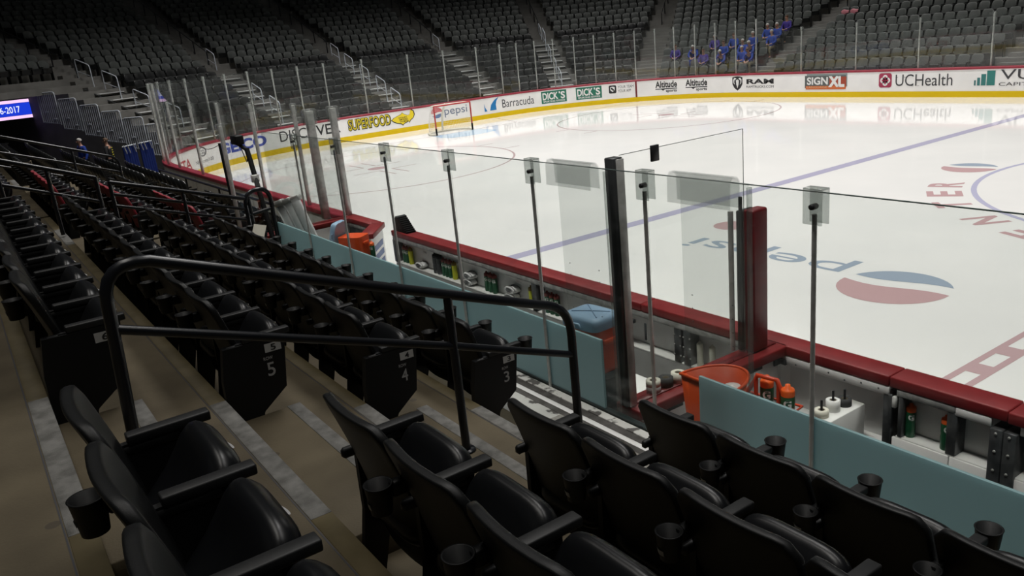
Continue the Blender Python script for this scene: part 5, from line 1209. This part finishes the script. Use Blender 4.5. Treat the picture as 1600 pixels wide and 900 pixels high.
def hand(sk, wrist_i, W, d, side):
    """palm, four bent fingers and a thumb beyond the wrist W in direction d"""
    d = Vector(d).normalized(); a = Vector((side, 0, 0)); a = (a - d * a.dot(d)).normalized(); nrm = d.cross(a)
    pm = sk.p(Vector(W) + d * 0.045, (0.036, 0.02), wrist_i)
    for k, (off, ln) in enumerate(((-0.027, 0.062), (-0.009, 0.072), (0.009, 0.068), (0.027, 0.052))):
        b = sk.p(Vector(W) + d * 0.088 + a * off, 0.0095, pm); c = sk.p(Vector(W) + d * (0.088 + ln * 0.55) + a * off * 1.1 - Vector((0, 0, 0.008)), 0.0088, b); sk.p(Vector(W) + d * (0.088 + ln * 0.9) + a * off * 1.1 - Vector((0, 0, 0.028)), 0.0078, c)
    t = sk.p(Vector(W) + d * 0.045 - a * 0.045, 0.012, pm); sk.p(Vector(W) + d * 0.075 - a * 0.062, 0.010, t)
POSE = {
 'sit': dict(pel=(0, .20, .52), sp=(0, .15, .74), ch=(0, .13, .98), nk=(0, .15, 1.13), hd=(0, .18, 1.24), sh=(.18, .14, 1.05), el=(.25, .24, .80), wr=(.11, .45, .72), hip=(.10, .22, .52), kn=(.13, .62, .52), an=(.13, .60, .10), to=(.13, .75, .05), hdir=(-.5, .8, -.1)),
 'lean': dict(pel=(0, .20, .52), sp=(0, .24, .73), ch=(0, .36, .94), nk=(0, .44, 1.06), hd=(0, .50, 1.15), sh=(.18, .38, 1.0), el=(.25, .52, .78), wr=(.10, .66, .66), hip=(.10, .22, .52), kn=(.14, .62, .52), an=(.14, .60, .10), to=(.14, .75, .05), hdir=(-.5, .6, -.3)),
 'stand': dict(pel=(0, .2, .92), sp=(0, .2, 1.12), ch=(0, .2, 1.34), nk=(0, .2, 1.49), hd=(0, .22, 1.60), sh=(.19, .2, 1.42), el=(.27, .18, 1.13), wr=(.27, .28, .90), hip=(.10, .2, .90), kn=(.11, .22, .50), an=(.11, .19, .09), to=(.12, .34, .04), hdir=(0, .25, -1)),
}
def mir(p, s): return (p[0] * s, p[1], p[2])
PM = {}
for nm, P in POSE.items():
    sk = Sk(); i0 = sk.p(P['pel'], (.13, .10)); i1 = sk.p(P['sp'], (.125, .095), i0); i2 = sk.p(P['ch'], (.145, .10), i1); i3 = sk.p(P['nk'], .055, i2)
    up = (Vector(P['hd']) - Vector(P['nk'])).normalized(); fw = Vector((0, 1, 0)) - up * up.y; fw.normalize()
    H = Vector(P['hd']); h0 = sk.p(H - up * .03 + fw * .015, (.060, .066), i3); h1 = sk.p(H + up * .06, (.076, .088), h0); sk.p(H + up * .13 - fw * .005, (.058, .068), h1)
    for s in (-1, 1):
        a = sk.p(mir(P['sh'], s), .058, i2); b = sk.p(mir(P['el'], s), .042, a); c = sk.p(mir(P['wr'], s), .028, b); hand(sk, c, mir(P['wr'], s), mir(P['hdir'], s), s)
        a = sk.p(mir(P['hip'], s), .088, i0); b = sk.p(mir(P['kn'], s), .058, a); c = sk.p(mir(P['an'], s), .040, b); sk.p(mir(P['to'], s), .032, c)
    body = skin_mesh('body', sk.v, sk.e, sk.r, MT['skin'])
    # face details belong to the same surface: nose and ears added to the body mesh
    bm = bmesh.new(); bm.from_mesh(body)
    side = Vector((1, 0, 0))
    Hc = H + up * .055
    for c_, rx in ((Hc + fw * .100 - up * .012, Vector((.013, .020, .022))), (Hc + side * .082, Vector((.010, .018, .028))), (Hc - side * .082, Vector((.010, .018, .028)))):
        M = Matrix.Translation(c_) @ Matrix.Diagonal((*rx, 1)); bmesh.ops.create_icosphere(bm, subdivisions=1, radius=1, matrix=M)
    for f in bm.faces: f.smooth = True
    bm.to_mesh(body); bm.free()
    ey = MB()
    for s in (-1, 1):
        c_ = Hc + fw * .088 + side * (.032 * s) + up * .012
        ey.lathe([(0, -.009), (.008, -.004), (.009, 0.002), (0, .008)], n=8, M=Matrix.Translation(c_))
    c_ = Hc + fw * .088 - up * .052; ey.lathe([(0, -.005), (.022, 0), (0, .005)], n=10, M=Matrix.Translation(c_))
    eyes = ey.mesh('eyes_and_mouth', ink(0.10, 0.04, 0.04))
    hm = MB(); rows = []
    for j in range(7):
        th = PI * 0.56 * j / 6
        rows.append([Hc + up * (.012 + .098 * math.cos(th)) + side * (.086 * math.sin(th) * math.cos(a)) + fw * (.100 * math.sin(th) * math.sin(a) - .012 - (0.020 if math.sin(a) > 0.2 and j > 3 else 0) ) + up * (0.045 * max(0, math.sin(a)) * (j / 6) ** 2) for a in [2 * PI * i / 18 for i in range(18)]])
    hm.grid(rows, True, True); hair = hm
    sk = Sk(); i0 = sk.p(lerp3(P['pel'], P['sp'], -.10), (.150, .122)); i1 = sk.p(P['sp'], (.150, .118), i0); i2 = sk.p(P['ch'], (.165, .118), i1); sk.p(lerp3(P['ch'], P['nk'], .75), (.075, .07), i2)
    for s in (-1, 1):
        a = sk.p(mir(P['sh'], s), .076, i2); b = sk.p(mir(P['el'], s), .060, a); sk.p(lerp3(mir(P['el'], s), mir(P['wr'], s), .9), .044, b)
    jk = skin_mesh('jacket', sk.v, sk.e, sk.r, MT['jacket'])
    sk = Sk(); i0 = sk.p(P['pel'], (.140, .112))
    for s in (-1, 1):
        a = sk.p(mir(P['hip'], s), .103, i0); b = sk.p(mir(P['kn'], s), .076, a); sk.p(lerp3(mir(P['kn'], s), mir(P['an'], s), .95), .058, b)
    tr = skin_mesh('trousers', sk.v, sk.e, sk.r, MT['khaki'])
    shoe = MB()
    for s in (-1, 1):
        A = Vector(mir(P['an'], s)); T = Vector(mir(P['to'], s)); shoe.bbox(A.x - .045, A.x + .045, A.y - .06, T.y + .05, 0.0, .09, .03, 2)
    PM[nm] = (body, jk, tr, hair, shoe, eyes)
def person(pose, loc, rz, label, jacket='jacket', legs='khaki', hair='greyhair', group=None):
    e = empty('person', loc, rz, label, 'person', group); body, jk, tr, hr, sh, ey = PM[pose]
    o = bpy.data.objects.new('body', body); COL.objects.link(o); o.parent = e
    for nm, me, mm in (('jacket', jk, jacket), ('trousers', tr, legs)):
        if me.materials[0] != MT[mm]: me = me.copy(); me.materials.clear(); me.materials.append(MT[mm])
        o = bpy.data.objects.new(nm, me); COL.objects.link(o); o.parent = e
    hr.build('hair', MT[hair], e); sh.build('shoe_pair', MT['shoe'], e)
    o = bpy.data.objects.new('eyes_and_mouth', ey); COL.objects.link(o); o.parent = e
    return e
CROWD = [ # (s, row, pose, jacket, legs, hair, label)
 (26.26, 2, 'sit', 'jacket2', 'darkcloth', 'brownhair', 'person in dark purple jacket sitting apart at the far end of the seated group'),
 (25.75, 2, 'lean', 'jacket', 'jacket', 'greyhair', 'person in blue leaning forward next to the one in purple'),
 (25.10, 1, 'sit', 'jacket2', 'darkcloth', 'brownhair', 'brown haired person low in the group near the end of the front row'),
 (24.95, 3, 'sit', 'jacket2', 'darkcloth', 'greyhair', 'person in purple blue jacket in the fourth row of the group'),
 (24.45, 1, 'lean', 'jacket', 'darkcloth', 'greyhair', 'white haired person in broad blue jacket bending over in the front'),
 (24.55, 2, 'sit', 'jacket', 'darkcloth', 'brownhair', 'person in blue jacket directly behind the broad bending one'),
 (24.28, 3, 'sit', 'jacket', 'darkcloth', 'brownhair', 'person in blue sitting upright in the middle of the fourth row'),
 (23.89, 2, 'sit', 'jacket', 'khaki', 'greyhair', 'grey haired person in blue seated behind the one in khaki trousers'),
 (23.70, 1, 'sit', 'jacket', 'khaki', 'greyhair', 'person with blue jacket and khaki trousers in the front of the group'),
 (23.38, 2, 'lean', 'jacket', 'darkcloth', 'greyhair', 'person in blue stooping behind the front pair'),
 (23.10, 1, 'lean', 'jacket', 'khaki', 'brownhair', 'reddish faced person in blue at the step end of the front row'),
 (23.60, 3, 'sit', 'jacket', 'darkcloth', 'greyhair', 'white haired person in bright blue in the fourth row by the steps'),
 (23.35, 4, 'sit', 'jacket', 'darkcloth', 'greyhair', 'grey haired person in blue one row above the white haired one'),
 (22.98, 3, 'sit', 'jacket', 'khaki', 'greyhair', 'person in blue with light trousers sitting on the step side of the fourth row'),
 (22.98, 4, 'sit', 'jacket', 'khaki', 'greyhair', 'white haired person in blue lounging in the fifth row by the steps'),
 (23.02, 5, 'sit', 'jacket2', 'darkcloth', 'brownhair', 'person in dark blue highest up in the group'),
]
for ci, (s, k, pose, jk, lg, hr, lab) in enumerate(CROWD):
    s = SNAP[ci]
    d = 2.0 + 0.8 * k; p = ring(s, d - 0.06)
    person(pose, (p.x, p.y, zK(k)), ringrz(s), lab, jk, lg, hr, 'blue-jacketed group in the far corner')
person('stand', (-31.40, -13.86, -0.10), math.radians(200), 'grey haired person in blue jacket standing in the dark tunnel with back turned', 'jacket', 'darkcloth', 'greyhair')
e = person('stand', (-29.6, -13.2, -0.12), math.radians(150), 'person in black jacket with yellow lettering standing in the tunnel', 'darkcloth', 'darkcloth', 'brownhair')
# yellow print down the dark jacket
mb = MB()
for i in range(5): mb.bbox(-0.07 + 0.01 * (i % 2), 0.06, 0.055, 0.062, 1.02 + 0.085 * i, 1.065 + 0.085 * i, 0.003, 1)
mb.build('yellow_print', ink(0.55, 0.5, 0.04), e)
# blue drapes tied with white straps
for i, (x, y) in enumerate(((-30.6, -11.9), (-30.0, -12.6))):
    e = empty('blue_drape', (x, y, -0.1), math.radians(-48), 'blue cloth drape tied with white straps %s' % ('next to the corner boards' if i == 0 else 'on the tunnel side of the other drape'), 'drape', 'blue drapes')
    rows = []; mb = MB()
    for j in range(8):
        t = j / 7; z = 0.05 + 1.25 * t
        rows.append([Vector((-0.36 + 0.72 * k / 30, 0.05 * math.sin(k * 1.15) * (1.1 - 0.5 * t), z)) for k in range(31)])
    back = [[q + Vector((0, -0.03, 0)) for q in r[::-1]] for r in rows]
    mb.grid([r + b for r, b in zip(rows, back)], True, True); mb.build('cloth', MT['tarp'], e)
    for k, x0 in enumerate((-0.25, 0.08, 0.28)): MB().tube([(x0, 0.07, 1.05), (x0 + 0.10, 0.08, 1.36)], 0.022, 6).build('white_strap', MT['strap'], e)
    MB().tube([(-0.38, 0, 1.32), (0.38, 0, 1.32)], 0.025, 8).build('hanging_bar', MT['galv'], e)
# two pink cloths left on high seats, and a crossed pair of purple and white sticks
for i, s in enumerate((22.72 + 0.55, 22.72 + 1.0)):
    k = 7; d = 2.0 + 0.8 * k; p = ring(22.45 + 0.75 * 0 + (0.0 if i == 0 else 0), d)
    pp = radial(21.75 - 0.5 * i, d - 0.12, 0, zK(k) + 0.62)
    mb = MB(); rows = []
    for j in range(7):
        q = -1 + j / 3
        rows.append([Vector((0.21 * q * (1 - 0.1 * math.cos(2 * a)), 0.05 * math.cos(a) * (1 - 0.4 * q * q) , 0.15 * math.sin(a) * (1 - 0.35 * q * q) + 0.02 * math.sin(4 * q))) for a in [2 * PI * m_ / 16 for m_ in range(16)]])
    mb.grid(rows, True, True); mb.add(rows[0], [tuple(range(16))[::-1]]); mb.add(rows[-1], [tuple(range(16))])
    o = mb.build('pink_towel', ink(0.62, 0.22, 0.26), None, pp); o.rotation_euler = (0, 0, ringrz(21.75)); tag(o, 'pink towel bundled on a high seat by the steps, %s' % ('nearer the steps' if i else 'farther along'), 'towel', 'pink towels')
import OpenImageIO as o,sys
b=o.ImageBuf('/workdir/render_main.png')
import numpy as np
a=b.get_pixels(o.UINT8)[...,:3]
k=1.5625
for x,y in [(40,650),(300,600),(440,740),(620,560),(1300,480),(700,300),(1400,230),(900,220),(600,30),(1450,60),(300,60),(1300,560),(1200,670),(1480,760),(640,480),(1330,590),(1450,600),(1310,690),(560,790),(1000,800),(1230,130),(1230,148),(1500,575)]:
    X,Y=int(x/k),int(y/k); print((x,y),a[Y-2:Y+3,X-2:X+3].reshape(-1,3).mean(0).round().astype(int).tolist())
